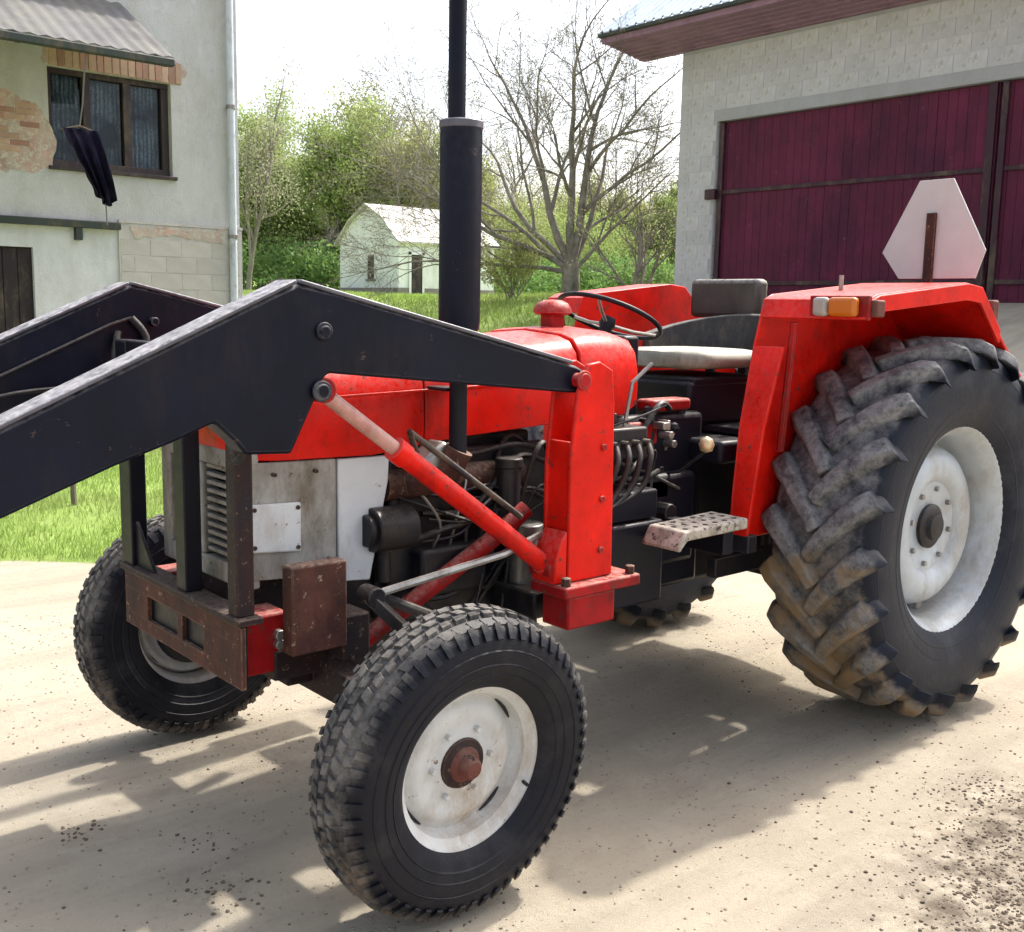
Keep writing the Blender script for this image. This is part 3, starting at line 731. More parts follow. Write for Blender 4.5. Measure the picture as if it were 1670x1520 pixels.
far_tree(405, 40, 85, 'slim half-bare tree beside the drainpipe corner of the house', M['leaf_c'], .6, 30, 0.08, .45)
far_tree(455, 52, 190, 'bright green tree close to the house, beyond the lawn', M['leaf_a'], 1.09, 157, 0.14)
far_tree(520, 48, 165, 'bushy green tree between the house corner and the white outbuilding', M['leaf_a'], 1.03, 157, 0.13)
far_tree(585, 56, 165, 'tall olive tree standing up behind the outbuilding roof', M['leaf_b'], 1.09, 121, 0.13)
far_tree(655, 62, 140, 'thinly leaved grey-green tree just left of the exhaust stack', M['leaf_c'], .9, 28, 0.14)
far_tree(690, 50, 225, 'olive-leaved tree half hidden by the exhaust stack', M['leaf_b'], 1.26, 121, 0.13)
far_tree(800, 60, 285, 'low olive tree just right of the exhaust stack', M['leaf_b'], 1.38, 129, 0.13)
far_tree(905, 66, 300, 'low green tree seen through the bare trunk forks', M['leaf_b'], 1.49, 129, 0.13)
far_tree(1010, 62, 290, 'green tree low behind the right half of the bare tree', M['leaf_b'], 1.38, 129, 0.13)
far_tree(1085, 52, 300, 'green tree tucked against the barn corner', M['leaf_a'], 1.26, 144, 0.13)
far_tree(430, 60, 150, 'tall pale green tree filling the gap beside the drainpipe', M['leaf_a'], 1.15, 150, 0.13)
far_tree(625, 58, 175, 'dense olive tree behind the outbuilding ridge', M['leaf_b'], 1.15, 120, 0.13)
far_tree(730, 75, 190, 'faint budding tree far behind the exhaust stack', M['leaf_c'], 1.0, 21, 0.14)
far_tree(865, 80, 215, 'faint budding tree far beyond the bare fruit tree', M['leaf_c'], 1.1, 19, 0.14)

# dark undergrowth along the foot of the wood: nobody could count it
cs = []; sp = []
for i in range(360):
    px = random.uniform(330, 1130); dep = random.uniform(44, 54)
    g_ = spot(px, dep); h = random.uniform(.2, 1.5) if px < 560 else random.uniform(.1, 1.1)
    cs.append((g_.x, g_.y, g_.z + h)); sp.append(random.uniform(.5, 1.0))
u_ = leaves('undergrowth', cs, sp, 170, .17, M['leaf_d'], None)
tag(u_, 'dark green undergrowth along the foot of the wood', 'undergrowth', kind='stuff')

cs = []; sp = []
for i in range(520):
    px = random.uniform(395, 735); dep = random.uniform(50, 62)
    g_ = spot(px, dep); h = random.uniform(.4, 1) ** .8 * (6.4 if px < 600 else 5.6) * random.uniform(.25, 1)
    cs.append((g_.x, g_.y, g_.z + h)); sp.append(random.uniform(.6, 1.1))
for i in range(280):
    px = random.uniform(735, 1120); dep = random.uniform(50, 64)
    g_ = spot(px, dep); h = random.uniform(.3, 3.6)
    cs.append((g_.x, g_.y, g_.z + h)); sp.append(random.uniform(.6, 1.0))
u_ = leaves('thicket_foliage', cs, sp, 260, .11, M['leaf_a'], None)
tag(u_, 'soft spring-green thicket filling the wood behind the outbuilding', 'thicket', kind='stuff')

# ---- the bare tree on the lawn
random.seed(23); rng = np.random.default_rng(23)
g_ = spot(930, 21.5); H = 7.2
MINR = .0036
bt = empty('bare_tree', g_); tag(bt, 'bare many-stemmed fruit tree with low spreading branches', 'tree')
mb = MB(); tips = []
mb.tube([(0, 0, -.3), (0, 0, .25), (.02, .0, .7)], [.24, .19, .17], 10, caps=False)
rtv = Vector((RT.x, RT.y, 0)).normalized(); bkv = Vector((VD.x, VD.y, 0)).normalized()
def dirv(r_, b_, u): return (rtv * r_ + bkv * b_ + Vector((0, 0, u))).normalized()
for d, L, r0, z0 in ((dirv(.0, .1, 1), 2.9, .10, .75), (dirv(.30, -.1, 1), 3.0, .10, .7), (dirv(-.40, .1, 1), 2.9, .09, .65),
                     (dirv(-1, -.1, .75), 2.9, .065, .55), (dirv(.55, .3, 1), 2.6, .07, .6), (dirv(-1, .2, .32), 2.9, .05, .5), (dirv(-.8, .25, 1), 3.1, .07, .6), (dirv(-1, .3, .55), 3.0, .055, .5), (dirv(.9, .1, .6), 1.9, .05, .5)):
    grow(mb, tips, Vector((0, 0, z0)), d, L, r0, 0, 5, .62, .008, (4, 3, 3, 3, 2), (7, 6, 4, 3, 3, 3), .19, .64, .42)
mb.build('trunk', M['bark'], bt, smooth_deg=60, fix=False)
ii = [i for i in range(len(tips)) if random.random() < .8 and tips[i][0].dot(rtv) < 2.0]
leaves('crown', [tips[i][0] for i in ii], [.14] * len(ii), 2, .03, M['bud'], bt)

# a long low branch of a second, leaning bush left of the bare tree
MINR = .003
def small_bush(px, dep, h, label, n=7, budn=4):
    g_ = spot(px, dep); t = empty('bare_bush', g_); tag(t, label, 'bush', 'bare bushes on the lawn')
    mb = MB(); tips = []
    for i in range(n):
        d = Vector((random.uniform(-.7, .7), random.uniform(-.7, .7), 1)).normalized()
        grow(mb, tips, Vector((random.uniform(-.1, .1), random.uniform(-.1, .1), -.1)), d, h * .5, h * .012, 0, 2, .55, .06, (4, 3), (5, 4, 3), .2, .6)
    mb.build('trunk', M['bark'], t, smooth_deg=60, fix=False)
    leaves('crown', [p[0] for p in tips], [.12] * len(tips), budn, .05, M['leaf_b'], t)
small_bush(1035, 21, 3.0, 'bare bush beside the barn corner, right of the bare tree')
small_bush(835, 22, 1.6, 'low twiggy bush between exhaust stack and bare tree', 8, 14)

# ---- lawn grass blades (one mass)
def blades(n, sampler, hmin, hmax, wd):
    P = sampler(n); n = len(P)
    a_ = rng.uniform(0, 2*np.pi, n); h = rng.uniform(hmin, hmax, n) ; lean = rng.normal(size=(n, 2)) * .35
    wv = np.stack([np.cos(a_), np.sin(a_), np.zeros(n)], 1) * wd * rng.uniform(.6, 1.3, n)[:, None]
    tip = P + np.stack([lean[:, 0] * h, lean[:, 1] * h, h], 1)
    return np.stack([P - wv, P + wv, tip], 1).reshape(-1, 3)
def patch(x0, x1, y0, y1):
    def f(n):
        x = rng.uniform(x0, x1, n); y = rng.uniform(y0, y1, n)
        k_ = grass_mask(x, y) > rng.uniform(.25, .9, n)
        clump = np.sin(x * 3.1 + np.sin(y * 2.3)) * np.sin(y * 2.7 + 1.0) + rng.normal(size=n) * .6
        k_ &= clump > -.75
        x = x[k_]; y = y[k_]; return np.stack([x, y, ground_z(x, y) - .01], 1)
    return f
V = np.concatenate([blades(60000, patch(-2.5, 4, -7, -3.0), .03, .10, .004), blades(45000, patch(-5, 4, -10.6, -7), .04, .12, .006),
                    blades(60000, patch(-16, -4, -30, -8), .05, .16, .014)])
gr = obj_from_mesh('lawn_grass', raw_mesh('lawn_grass', V, np.arange(len(V)).reshape(-1, 3), 3), M['grass'], smooth_deg=0)
tag(gr, 'short green lawn grass beyond the sandy drive', 'grass', kind='stuff')
# stake in the lawn
st = MB(); st.tube([(0, 0, -.1), (.01, 0, .55)], [.022, .018], 7); stk = st.build('stake', M['wood_post'], loc=(1.15, -5.1, 0)); tag(stk, 'short dark wooden stake standing in the lawn', 'stake')

# ---- crumbs of dark soil on the drive, and pale grit
def crumbs(name, spots, mat, label):
    mb = MB()
    for x, y, r_ in spots: mb.lump((x, y, surf(x, y) + r_ * .12), r_, (1, 1, random.uniform(.45, .8)))
    o = mb.build(name, mat, smooth_deg=0, fix=False); tag(o, label, 'soil', kind='stuff')
sp_ = []
def cl(cx, cy, sx, sy, n, r0, r1):
    for _ in range(n): sp_.append((random.gauss(cx, sx), random.gauss(cy, sy), random.uniform(r0, r1) * random.uniform(.5, 1)))
cl(2.62, .30, .07, .06, 70, .002, .009); cl(2.79, -.18, .03, .03, 30, .002, .009); cl(2.52, .06, .04, .04, 24, .002, .006)
cl(.75, 1.56, .30, .17, 1500, .0012, .008); cl(1.10, 1.70, .2, .12, 1100, .0012, .008); cl(.55, 1.25, .10, .08, 160, .002, .007); cl(.6, 1.75, .3, .2, 400, .0015, .007)
for _ in range(160): sp_.append((random.uniform(.3, 3.2), random.uniform(-1.4, 2.0), random.uniform(.002, .007)))
for cx_, cy_ in ((.12, .69), (2.22, .74), (2.22, -.74)): cl(cx_, cy_, .16, .13, 60, .0015, .007)
crumbs('soil_crumbs', sp_, M['clod'], 'dark crumbs of soil scattered on the sandy drive')
sp_ = []
for _ in range(6000): sp_.append((random.uniform(-.5, 3.4), random.uniform(-2.5, 2.2), random.uniform(.0012, .0055)))
crumbs('grit', sp_, M['pebble'], 'fine pale grit lying on the drive')

# ================================================================== TRACTOR (x forward, y to its left, rear axle at x = 0)
random.seed(5)
tr = empty('tractor'); tag(tr, 'red farm tractor with navy front loader arms and white wheel rims', 'tractor')
def T(mb, name, mat, parent=tr, bevel=.004, smooth_deg=35, **kw): return mb.build(name, mat, parent, smooth_deg, bevel, **kw)

# ---- wheels -------------------------------------------------------
def wheel_empty(name, x, y, z, camber=0):
    e = empty(name, (x, y, z), tr); e.rotation_euler = (camber, 0, 0); return e
def lug_strip(mb, path, h, w0, w1, side):
    """bar along a path of (theta, y, r_base): raised by h, tapered, sides sloped"""
    secs = []
    for i, (t, y, rb) in enumerate(path):
        f = i / (len(path) - 1); wd = w0 + (w1 - w0) * f; hh = h if i < len(path) - 1 else h * .3
        t0, y0, _ = path[max(i - 1, 0)]; t1, y1, _ = path[min(i + 1, len(path) - 1)]
        dv = Vector(((t1 - t0) * rb, y1 - y0)); dv.normalize(); nv = Vector((-dv.y, dv.x))
        ring = []
        for q, rr in ((-.75, rb - .012), (-.40, rb + hh), (.40, rb + hh), (.75, rb - .012)):
            tt = t + nv.x * q * wd / rb; yy = y + nv.y * q * wd
            ring.append((rr * math.cos(tt), yy, rr * math.sin(tt)))
        secs.append(ring)
    mb.loft(secs)
def rear_wheel(side):
    e = wheel_empty('rear_wheel', 0, .689 * side, .7013)
    s = side
    mb = MB()
    prof = [(.372, .148), (.40, .172), (.46, .196), (.53, .2035), (.585, .200), (.625, .190), (.648, .165), (.656, .10), (.660, 0),
            (.656, -.10), (.648, -.165), (.625, -.190), (.585, -.200), (.53, -.2035), (.46, -.196), (.40, -.172), (.372, -.148)]
    mb.lathe(prof, 96)
    n = 22
    for half in (1, -1):
        for i in range(n):
            t0 = 2*math.pi*(i + (.5 if half > 0 else 0)) / n
            path = []
            for f in np.linspace(0, 1, 7):
                y = half * (-.012 + .205 * f)
                dt = .34 * (f ** .85)
                ay = abs(y); rb = .658 - .004 * (ay / .15)**2 if ay < .165 else .654 - (ay - .165) * .75
                path.append((t0 + dt - .2, y, rb))
            path.append((t0 + .34 - .2 + .02, half * .203, .600))
            lug_strip(mb, path, .038, .050, .076, half)
    for r0_ in (.585, .47, .43):
        for hs in (1, -1):
            ya = np.interp(r0_, [.40, .46, .53, .585, .625], [.172, .196, .2035, .200, .190])
            mb.lathe([(r0_ - .006, hs*(ya - .002)), (r0_, hs*(ya + .004)), (r0_ + .006, hs*(ya - .002))], 96)
    T(mb, 'tyre', M['tyre_rear'], e, bevel=.007, smooth_deg=38)
    mb = MB()
    prof = [(.372, -.150), (.396, -.156), (.398, -.150), (.376, -.140), (.352, -.10), (.345, .0), (.352, .10), (.374, .138), (.398, .148), (.398, .156), (.384, .157), (.368, .146), (.352, .118), (.340, .10), (.336, .0), (.330, -.02)]
    mb.lathe([(r_, a * s) for r_, a in prof], 72)
    T(mb, 'rim', M['rim_silver'], e, bevel=0, smooth_deg=40)
    mb = MB()
    prof = [(.334, -.022), (.316, -.020), (.306, -.006), (.298, .030), (.284, .062), (.258, .082), (.228, .090), (.200, .088), (.180, .078), (.166, .060), (.120, .056), (.112, .052), (.0, .052)]
    mb.lathe([(r_, a * s) for r_, a in prof], 72)
    T(mb, 'wheel_disc', M['rim_silver'], e, bevel=0, smooth_deg=40)
    mb = MB(); mb.lathe([(r_, a * s) for r_, a in [(.082, .05), (.082, .066), (.072, .072), (.052, .074), (.046, .090), (.034, .094), (.0, .094)]], 32); T(mb, 'hub', M['iron'], e, bevel=0)
    for i in range(8):
        t = 2*math.pi*i/8 + .2; mb = MB(); mb.tube([(.140*math.cos(t), .050*s, .140*math.sin(t)), (.140*math.cos(t), .072*s, .140*math.sin(t))], .011, 6); T(mb, 'wheel_nut', M['steel'], e, bevel=.002)
    for i in range(6):
        t = 2*math.pi*i/6 + .35
        mb = MB(); mb.box((.305*math.cos(t) - .02, min(-.02*s, .015*s), .318*math.sin(t) - .02), (.305*math.cos(t) + .02, max(-.02*s, .015*s), .305*math.sin(t) + .02)); T(mb, 'rim_lug', M['rim_silver'], e)
    return e
rear_wheel(1); rear_wheel(-1)

def front_wheel(side):
    s = side
    e = wheel_empty('front_wheel', 2.1914 if s > 0 else 2.212, .74 * s, .3818, -R(3.26) * s)
    mb = MB()
    prof = [(.205, .062), (.222, .076), (.255, .089), (.292, .0915), (.325, .086), (.347, .074), (.360, .055), (.3655, .03), (.367, 0),
            (.3655, -.03), (.360, -.055), (.347, -.074), (.325, -.086), (.292, -.0915), (.255, -.089), (.222, -.076), (.205, -.062)]
    mb.lathe(prof, 84)
    # tread blocks in five rows, zig-zag; outer rows run over the shoulder
    for row, (yc, wd, n, rb) in enumerate(((0, .024, 58, .3655), (.029, .024, 58, .3645), (-.029, .024, 58, .3645), (.057, .025, 58, .3560), (-.057, .025, 58, .3560))):
        for i in range(n):
            t = 2*math.pi*(i + (.5 if row in (1, 2) else 0)) / n; dt = 2*math.pi/n * random.uniform(.33, .41)
            sk = .018 * (1 if row in (0, 3, 4) else -1)
            P = []
            for rr, q in ((rb - .008, 1.0), (rb + .009 + random.uniform(-.002, .001), .84)):
                for a_, y_ in ((-1, -1), (1, -1), (1, 1), (-1, 1)):
                    tt = t + a_ * dt * q + y_ * sk * .5; yy = yc + y_ * wd / 2 * q
                    r2 = rr - (.010 if abs(yy) > .062 else 0)
                    P.append((r2*math.cos(tt), yy, r2*math.sin(tt)))
            mb.add(P, [(0,3,2,1),(4,5,6,7),(0,1,5,4),(1,2,6,5),(2,3,7,6),(3,0,4,7)])
    for hs in (1, -1):
        for i in range(58):          # shoulder cleats
            t = 2*math.pi*(i + .5) / 58
            P = []
            for dq, ra, ya in ((-1, .356, .066), (1, .356, .066), (1, .326, .090), (-1, .326, .090), (-1, .361, .070), (1, .361, .070), (1, .329, .0925), (-1, .329, .0925)):
                P.append((ra*math.cos(t + dq*.025), hs*ya, ra*math.sin(t + dq*.025)))
            mb.add(P, [(0,3,2,1),(4,5,6,7),(0,1,5,4),(1,2,6,5),(2,3,7,6),(3,0,4,7)])
    for r0_ in (.30, .268, .245):    # moulded rings on the sidewalls
        for hs in (1, -1):
            ya = np.interp(r0_, [.222, .255, .292, .325], [.076, .089, .0915, .086])
            mb.lathe([(r0_ - .004, hs*(ya - .002)), (r0_, hs*(ya + .0025)), (r0_ + .004, hs*(ya - .002))], 84)
    mb.v = [(x * f_, y * (1 + .05 * max(f_ - 1, 0) / .02), z * f_) for x, y, z in mb.v for f_ in (1 + .021 * min(1, max(0, (math.hypot(x, z) - .215) / .155)),)]
    T(mb, 'tyre', M['tyre_front'], e, bevel=0, smooth_deg=38)
    mb = MB()
    prof = [(.208, -.060), (.224, -.068), (.228, -.064), (.214, -.052), (.196, -.04), (.183, .0), (.188, .030), (.206, .052), (.226, .062), (.228, .067), (.220, .069), (.206, .060), (.192, .044), (.182, .036), (.178, .008), (.170, -.002)]
    mb.lathe([(r_, a * s) for r_, a in prof], 64); T(mb, 'rim', M['rim'], e, bevel=0, smooth_deg=40)
    mb = MB()
    prof = [(.172, .0), (.160, .003), (.150, .012), (.138, .018), (.118, .018), (.106, .012), (.085, .010), (.075, .016), (.060, .018), (.0, .018)]
    mb.lathe([(r_, a * s) for r_, a in prof], 64); T(mb, 'wheel_disc', M['rim'], e, bevel=0, smooth_deg=40)
    mb = MB(); mb.lathe([(r_, a * s) for r_, a in [(.044, .01), (.044, .030), (.038, .036), (.030, .040), (.027, .060), (.020, .068), (.0, .070)]], 28); T(mb, 'hub', M['hub_red'], e, bevel=0)
    mb = MB(); mb.lathe([(r_, a * s) for r_, a in [(.066, .012), (.062, .024), (.048, .026), (.042, .03)]], 28); T(mb, 'hub_shadow_ring', M['dark_rust'], e, bevel=0)  # dark ring stands in for the shadow around the hub
    for i in range(6):
        t = 2*math.pi*i/6; mb = MB(); mb.tube([(.088*math.cos(t), .008*s, .088*math.sin(t)), (.088*math.cos(t), .026*s, .088*math.sin(t))], .008, 6); T(mb, 'wheel_nut', M['rim'], e, bevel=.002)
    for i in range(4):        # slots between disc and rim
        t = 2*math.pi*i/4 + .9; mb = MB()
        P = [(.171*math.cos(t + d_), .0045*s, .171*math.sin(t + d_)) for d_ in (-.22, -.11, 0, .11, .22)]
        mb.tube(P, [.002, .004, .0045, .004, .002], 6); T(mb, 'rim_slot', M['black'], e, bevel=0)
    mb = MB(); mb.lathe([(r_, a * s) for r_, a in [(.0, -.02), (.13, -.02), (.14, -.03), (.13, -.06), (.06, -.065), (.05, -.12), (.0, -.12)]], 32); T(mb, 'brake_drum', M['iron'], e, bevel=0)
    mb = MB(); mb.tube([(.195*math.cos(3.6), .050*s, .195*math.sin(3.6)), (.185*math.cos(3.6), .075*s, .185*math.sin(3.6))], .005, 6); T(mb, 'valve', M['black'], e, bevel=0)
    return e
front_wheel(1); front_wheel(-1)

# ---- bonnet and nose ---------------------------------------------
def hood_sec(x, zb, zt, hw, ht):
    """half-closed section: flat-ish top, rounded shoulders, sides slightly drawn in"""
    P = [(hw, zb), (hw + .004, zb + .05), (hw + .002, zt - .12), (hw - .012, zt - .06), (hw - .045, zt - .022), (hw - .10, zt - .006), (0, zt + .006)]
    return [(x, y, z) for y, z in P] + [(x, -y, z) for y, z in reversed(P[:-1])]
mb = MB()
mb.loft([hood_sec(2.50, 1.10, 1.275, .235, 0), hood_sec(2.485, 1.078, 1.30, .247, 0), hood_sec(2.40, 1.073, 1.315, .256, 0), hood_sec(2.12, 1.068, 1.335, .262, 0), hood_sec(1.955, 1.085, 1.348, .264, 0)], True, True)
T(mb, 'bonnet_front', M['red'], bevel=.003, smooth_deg=50)
mb = MB()
mb.loft([hood_sec(1.950, 1.088, 1.349, .264, 0), hood_sec(1.8, 1.10, 1.36, .266, 0), hood_sec(1.45, 1.118, 1.385, .268, 0), hood_sec(1.36, 1.12, 1.392, .268, 0)], True, True)
hb = T(mb, 'bonnet_rear', M['red'], bevel=.003, smooth_deg=50)
for sgn in (1, -1):
    mb = MB(); mb.box((1.40, sgn*.268 - .004, 1.235), (2.42, sgn*.268 + .004, 1.243), Matrix.Rotation(R(1.5), 3, 'Y')); T(mb, 'swage_line', M['red'], hb, bevel=.002)
mb = MB(); mb.lathe([(.0, .0), (.016, .0), (.016, .02), (.0, .022)], 14, 'z', (1.98, .0, 1.352)); T(mb, 'bonnet_catch', M['steel'], hb)
# cowl / fuel tank behind the bonnet
mb = MB()
mb.loft([hood_sec(1.352, 1.12, 1.398, .272, 0), hood_sec(1.30, 1.12, 1.405, .276, 0), hood_sec(1.16, 1.13, 1.405, .276, 0), hood_sec(1.09, 1.16, 1.390, .268, 0)], True, True)
cw = T(mb, 'cowl', M['red'], bevel=.004, smooth_deg=50)
mb = MB(); mb.box((1.02, -.21, 1.10), (1.10, .21, 1.385)); T(mb, 'instrument_panel', M['black'], cw, bevel=.012)
for y in (-.11, .0, .11):
    mb = MB(); mb.tube([(1.015, y, 1.29), (1.005, y, 1.29)], .038, 20); T(mb, 'gauge', M['steel'], cw)
# filler neck and mushroom cap on the cowl
mb = MB(); mb.box((1.20, -.028, 1.40), (1.262, .028, 1.452)); T(mb, 'filler_neck', M['red_dusty'], cw, bevel=.006)
mb = MB(); mb.lathe([(.0, .052), (.03, .050), (.052, .040), (.064, .022), (.066, .008), (.05, .0), (.0, .0)], 28, 'z', (1.231, 0, 1.448)); T(mb, 'filler_cap', M['red_dusty'], cw, bevel=0, smooth_deg=50)

# nose: grille box, weathered side panels, white rear side panels
mb = MB()
for y in (.222, -.222): mb.box((2.455, y - .03, .745), (2.50, y + .03, 1.098))
mb.box((2.455, -.195, .745), (2.50, .195, .80)); mb.box((2.46, -.195, 1.05), (2.50, .195, 1.098)); mb.box((2.455, -.02, .80), (2.499, .02, 1.05))
gf = T(mb, 'nose_frame', M['grey_panel'], bevel=.006)
for i in range(11):
    z = .812 + i * .0225
    for y0, y1 in ((-.194, -.021), (.021, .194)):
        mb = MB(); mb.box((2.468, y0, z), (2.490, y1, z + .011)); T(mb, 'grille_slat', M['grey_panel'], gf, bevel=.002)
mb = MB(); mb.box((2.40, -.20, .76), (2.452, .20, 1.08)); T(mb, 'radiator', M['iron'], bevel=0)
for sgn in (1, -1):
    mb = MB(); y = sgn * .247
    mb.prism([(2.492, .77), (2.496, 1.072), (2.232, 1.066), (2.232, .75)], y - .006, y + .006); sp_o = T(mb, 'nose_side', M['grey_panel'], bevel=.003)
    mb = MB(); yy = y + sgn * .012
    mb.prism([(2.488, .845), (2.488, .968), (2.345, .962), (2.345, .832)], yy - .006, yy + .008); T(mb, 'side_plate', M['white_panel'], sp_o, bevel=.004)
    for xq, zq in ((2.355, .95), (2.355, .845), (2.478, .955), (2.478, .858), (2.30, 1.04), (2.42, 1.04), (2.26, .80)):
        mb = MB(); mb.tube([(xq, yy, zq), (xq, yy + sgn * .012, zq)], .006, 8); T(mb, 'rivet', M['dark_rust'], sp_o, bevel=0)
    mb = MB(); mb.prism([(2.226, .73), (2.226, 1.064), (2.062, 1.062), (2.066, .99), (2.125, .72)], y - .010, y + .006); T(mb, 'side_panel', M['white_panel'], bevel=.003)

# ---- engine, gearbox, axle ----------------------------------------
mb = MB(); mb.box((1.42, -.17, .52), (2.16, .17, .95)); mb.box((1.46, -.155, .95), (2.12, .155, 1.09)); T(mb, 'engine_block', M['iron'], bevel=.012)
mb = MB(); mb.prism([(1.40, .42), (2.10, .42), (2.18, .52), (1.40, .52)], -.15, .15); T(mb, 'oil_sump', M['iron'], bevel=.01)
for i in range(6):
    mb = MB(); mb.box((1.50 + i*.105, .168, .58), (1.54 + i*.105, .186, .90)); T(mb, 'block_rib', M['iron'], bevel=.005)
mb = MB(); mb.tube([(1.56, .21, .97), (2.06, .21, .97)], .045, 14); mb.tube([(1.98, .2, .97), (1.96, .29, .985), (1.925, .345, 1.02), (1.905, .365, 1.08)], .04, 14)
T(mb, 'exhaust_manifold', M['rust'], bevel=0)
for x in (1.62, 1.80, 1.96):
    mb = MB(); mb.box((x - .035, .15, .94), (x + .035, .20, 1.0)); T(mb, 'manifold_flange', M['iron'])
mb = MB(); mb.box((1.90, .255, 1.0), (2.0, .345, 1.085), Matrix.Rotation(R(35), 3, 'Y')); T(mb, 'manifold_elbow', M['steel'], bevel=.014)
mb = MB(); mb.tube([(1.58, .28, .60), (1.58, .28, .79)], .050, 18); mb.tube([(1.58, .28, .79), (1.58, .28, .82)], .056, 18); T(mb, 'oil_filter', M['steel'], bevel=.004)
mb = MB(); mb.box((1.72, .17, .64), (1.96, .27, .78)); mb.tube([(1.74, .27, .74), (1.74, .31, .76)], .018, 10); T(mb, 'injection_pump', M['iron'], bevel=.012)
for i in range(3):
    x = 1.78 + i*.06
    mb = MB(); mb.tube(curve([(x, .24, .78), (x, .27, .86), (1.60 + i*.19, .25, .98), (1.58 + i*.19, .16, 1.06)]), .0045, 6); T(mb, 'injector_pipe', M['steel'], bevel=0)
mb = MB(); mb.tube(curve([(2.06, .22, .70), (2.06, .22, .80), (2.02, .2, .93), (2.12, .15, 1.02)]), .022, 10); T(mb, 'radiator_hose', M['rubber_hose'], bevel=0, smooth_deg=60)
mb = MB(); mb.tube([(2.00, .26, .86), (2.13, .26, .86)], .062, 18); mb.tube([(2.13, .26, .86), (2.15, .26, .86)], .045, 14); T(mb, 'alternator', M['iron'], bevel=.005)
mb = MB(); mb.tube(curve([(1.45, .20, 1.03), (1.60, .24, 1.06), (1.75, .22, 1.04), (1.9, .23, 1.06)]), .009, 6); mb.tube(curve([(1.46, .24, .90), (1.6, .27, .93), (1.68, .27, .90), (1.7, .25, .8)]), .008, 6); T(mb, 'fuel_line', M['rubber_hose'], bevel=0, smooth_deg=60)
mb = MB(); mb.tube([(1.66, .29, .88), (1.66, .29, 1.0)], .036, 16); mb.tube([(1.66, .29, 1.0), (1.66, .29, 1.03)], .042, 16); T(mb, 'fuel_filter', M['iron'], bevel=.004)
mb = MB(); mb.lathe([(.0, 0), (.15, 0), (.15, .012), (.0, .012)], 24, 'y', (2.2, -.005, .86)); T(mb, 'fan_pulley', M['iron'], bevel=.003)
mb = MB(); mb.box((.95, -.19, .48), (1.42, .19, .98)); mb.box((.30, -.20, .48), (.95, .20, .96)); mb.box((-.25, -.24, .45), (.30, .24, 1.02)); T(mb, 'gearbox_housing', M['iron'], bevel=.02)
mb = MB(); mb.tube([(0, -.55, .70), (0, -.30, .70), (0, -.24, .70)], [.10, .12, .17], 20); mb.tube([(0, .24, .70), (0, .30, .70), (0, .62, .70)], [.17, .12, .10], 20); T(mb, 'rear_axle', M['iron'], bevel=0)
mb = MB(); mb.box((.95, .19, .84), (1.20, .30, .90)); mb.tube([(1.0, .19, .8), (1.0, .36, .8)], .03, 10); T(mb, 'brake_linkage', M['iron'])
for i, (x, y, z) in enumerate(((1.02, .22, 1.12), (.92, .25, 1.06), (.84, .21, 1.10))):
    mb = MB(); mb.tube([(x, y - .06, .93), (x, y, 1.0), (x - .02, y + .02, z)], .009, 7); lv = T(mb, 'lever', M['steel'], bevel=0)
    mb = MB(); mb.lathe([(0, -.02), (.015, -.014), (.02, 0), (.015, .014), (0, .02)], 12, 'z', (x - .02, y + .02, z + .012)); T(mb, 'lever_knob', M['black'], lv, bevel=0)
mb = MB(); mb.lathe([(0, -.028), (.02, -.02), (.027, 0), (.02, .02), (0, .028)], 14, 'z', (.905, .42, 1.03)); kn = T(mb, 'brass_lever_knob', M['brass'], bevel=0, smooth_deg=60)
mb = MB(); mb.tube([(.905, .42, 1.01), (.93, .33, .93), (.95, .2, .9)], .006, 6); T(mb, 'lever_rod', M['black'], kn, bevel=0)
# battery box and hoses behind the left tower
mb = MB(); mb.box((1.10, .22, .53), (1.345, .42, .80)); T(mb, 'battery_box', M['black'], bevel=.01)
mb = MB(); mb.box((1.12, .24, .805), (1.335, .405, .90)); bt_ = T(mb, 'battery', M['black'], bevel=.008)
for x, y in ((1.15, .28), (1.30, .28)):
    mb = MB(); mb.tube([(x, y, .90), (x, y, .925)], .012, 10); T(mb, 'terminal', M['steel'], bt_, bevel=0)
mb = MB(); mb.tube(curve([(1.15, .28, .92), (1.2, .35, .96), (1.28, .34, 1.0), (1.36, .24, 1.02)]), .008, 6); mb.tube(curve([(1.30, .28, .92), (1.25, .36, .94), (1.1, .30, .98), (1.04, .2, .95)]), .008, 6); T(mb, 'battery_cable', M['rubber_hose'], bevel=0, smooth_deg=60)
# hydraulic valve block with spools, above the battery
mb = MB(); mb.box((1.14, .27, 1.00), (1.33, .37, 1.10)); vb = T(mb, 'valve_block', M['iron'], bevel=.008)
for i in range(4):
    x = 1.16 + i*.05
    mb = MB(); mb.tube(curve([(x, .37, 1.05), (x, .40, 1.05)]), .013, 8); mb.tube(curve([(x, .39, 1.05), (x + .02, .42, 1.0), (x + .05, .40, .9), (1.42, .40, .84 - i*.02)]), .010, 7); T(mb, 'hydraulic_hose', M['rubber_hose'], vb, bevel=0, smooth_deg=60)
mb = MB(); mb.tube([(1.2, .32, 1.10), (1.18, .33, 1.24), (1.10, .34, 1.30)], .007, 6); T(mb, 'valve_lever', M['steel'], vb, bevel=0)
mb = MB(); mb.box((.98, .20, 1.02), (1.12, .27, 1.10)); mb.box((.80, .18, 1.13), (1.0, .26, 1.17)); T(mb, 'gear_cover', M['red_dusty'], bevel=.01)
for i in range(7):
    x = .85 + i*.075; y = .2 + .05 * (i % 3); z = .98 + .04 * ((i * 5) % 4)
    mb = MB(); mb.tube([(x, y, z), (x, y + .05, z)], .014, 6); T(mb, 'bolt', M['steel'], bevel=.002)
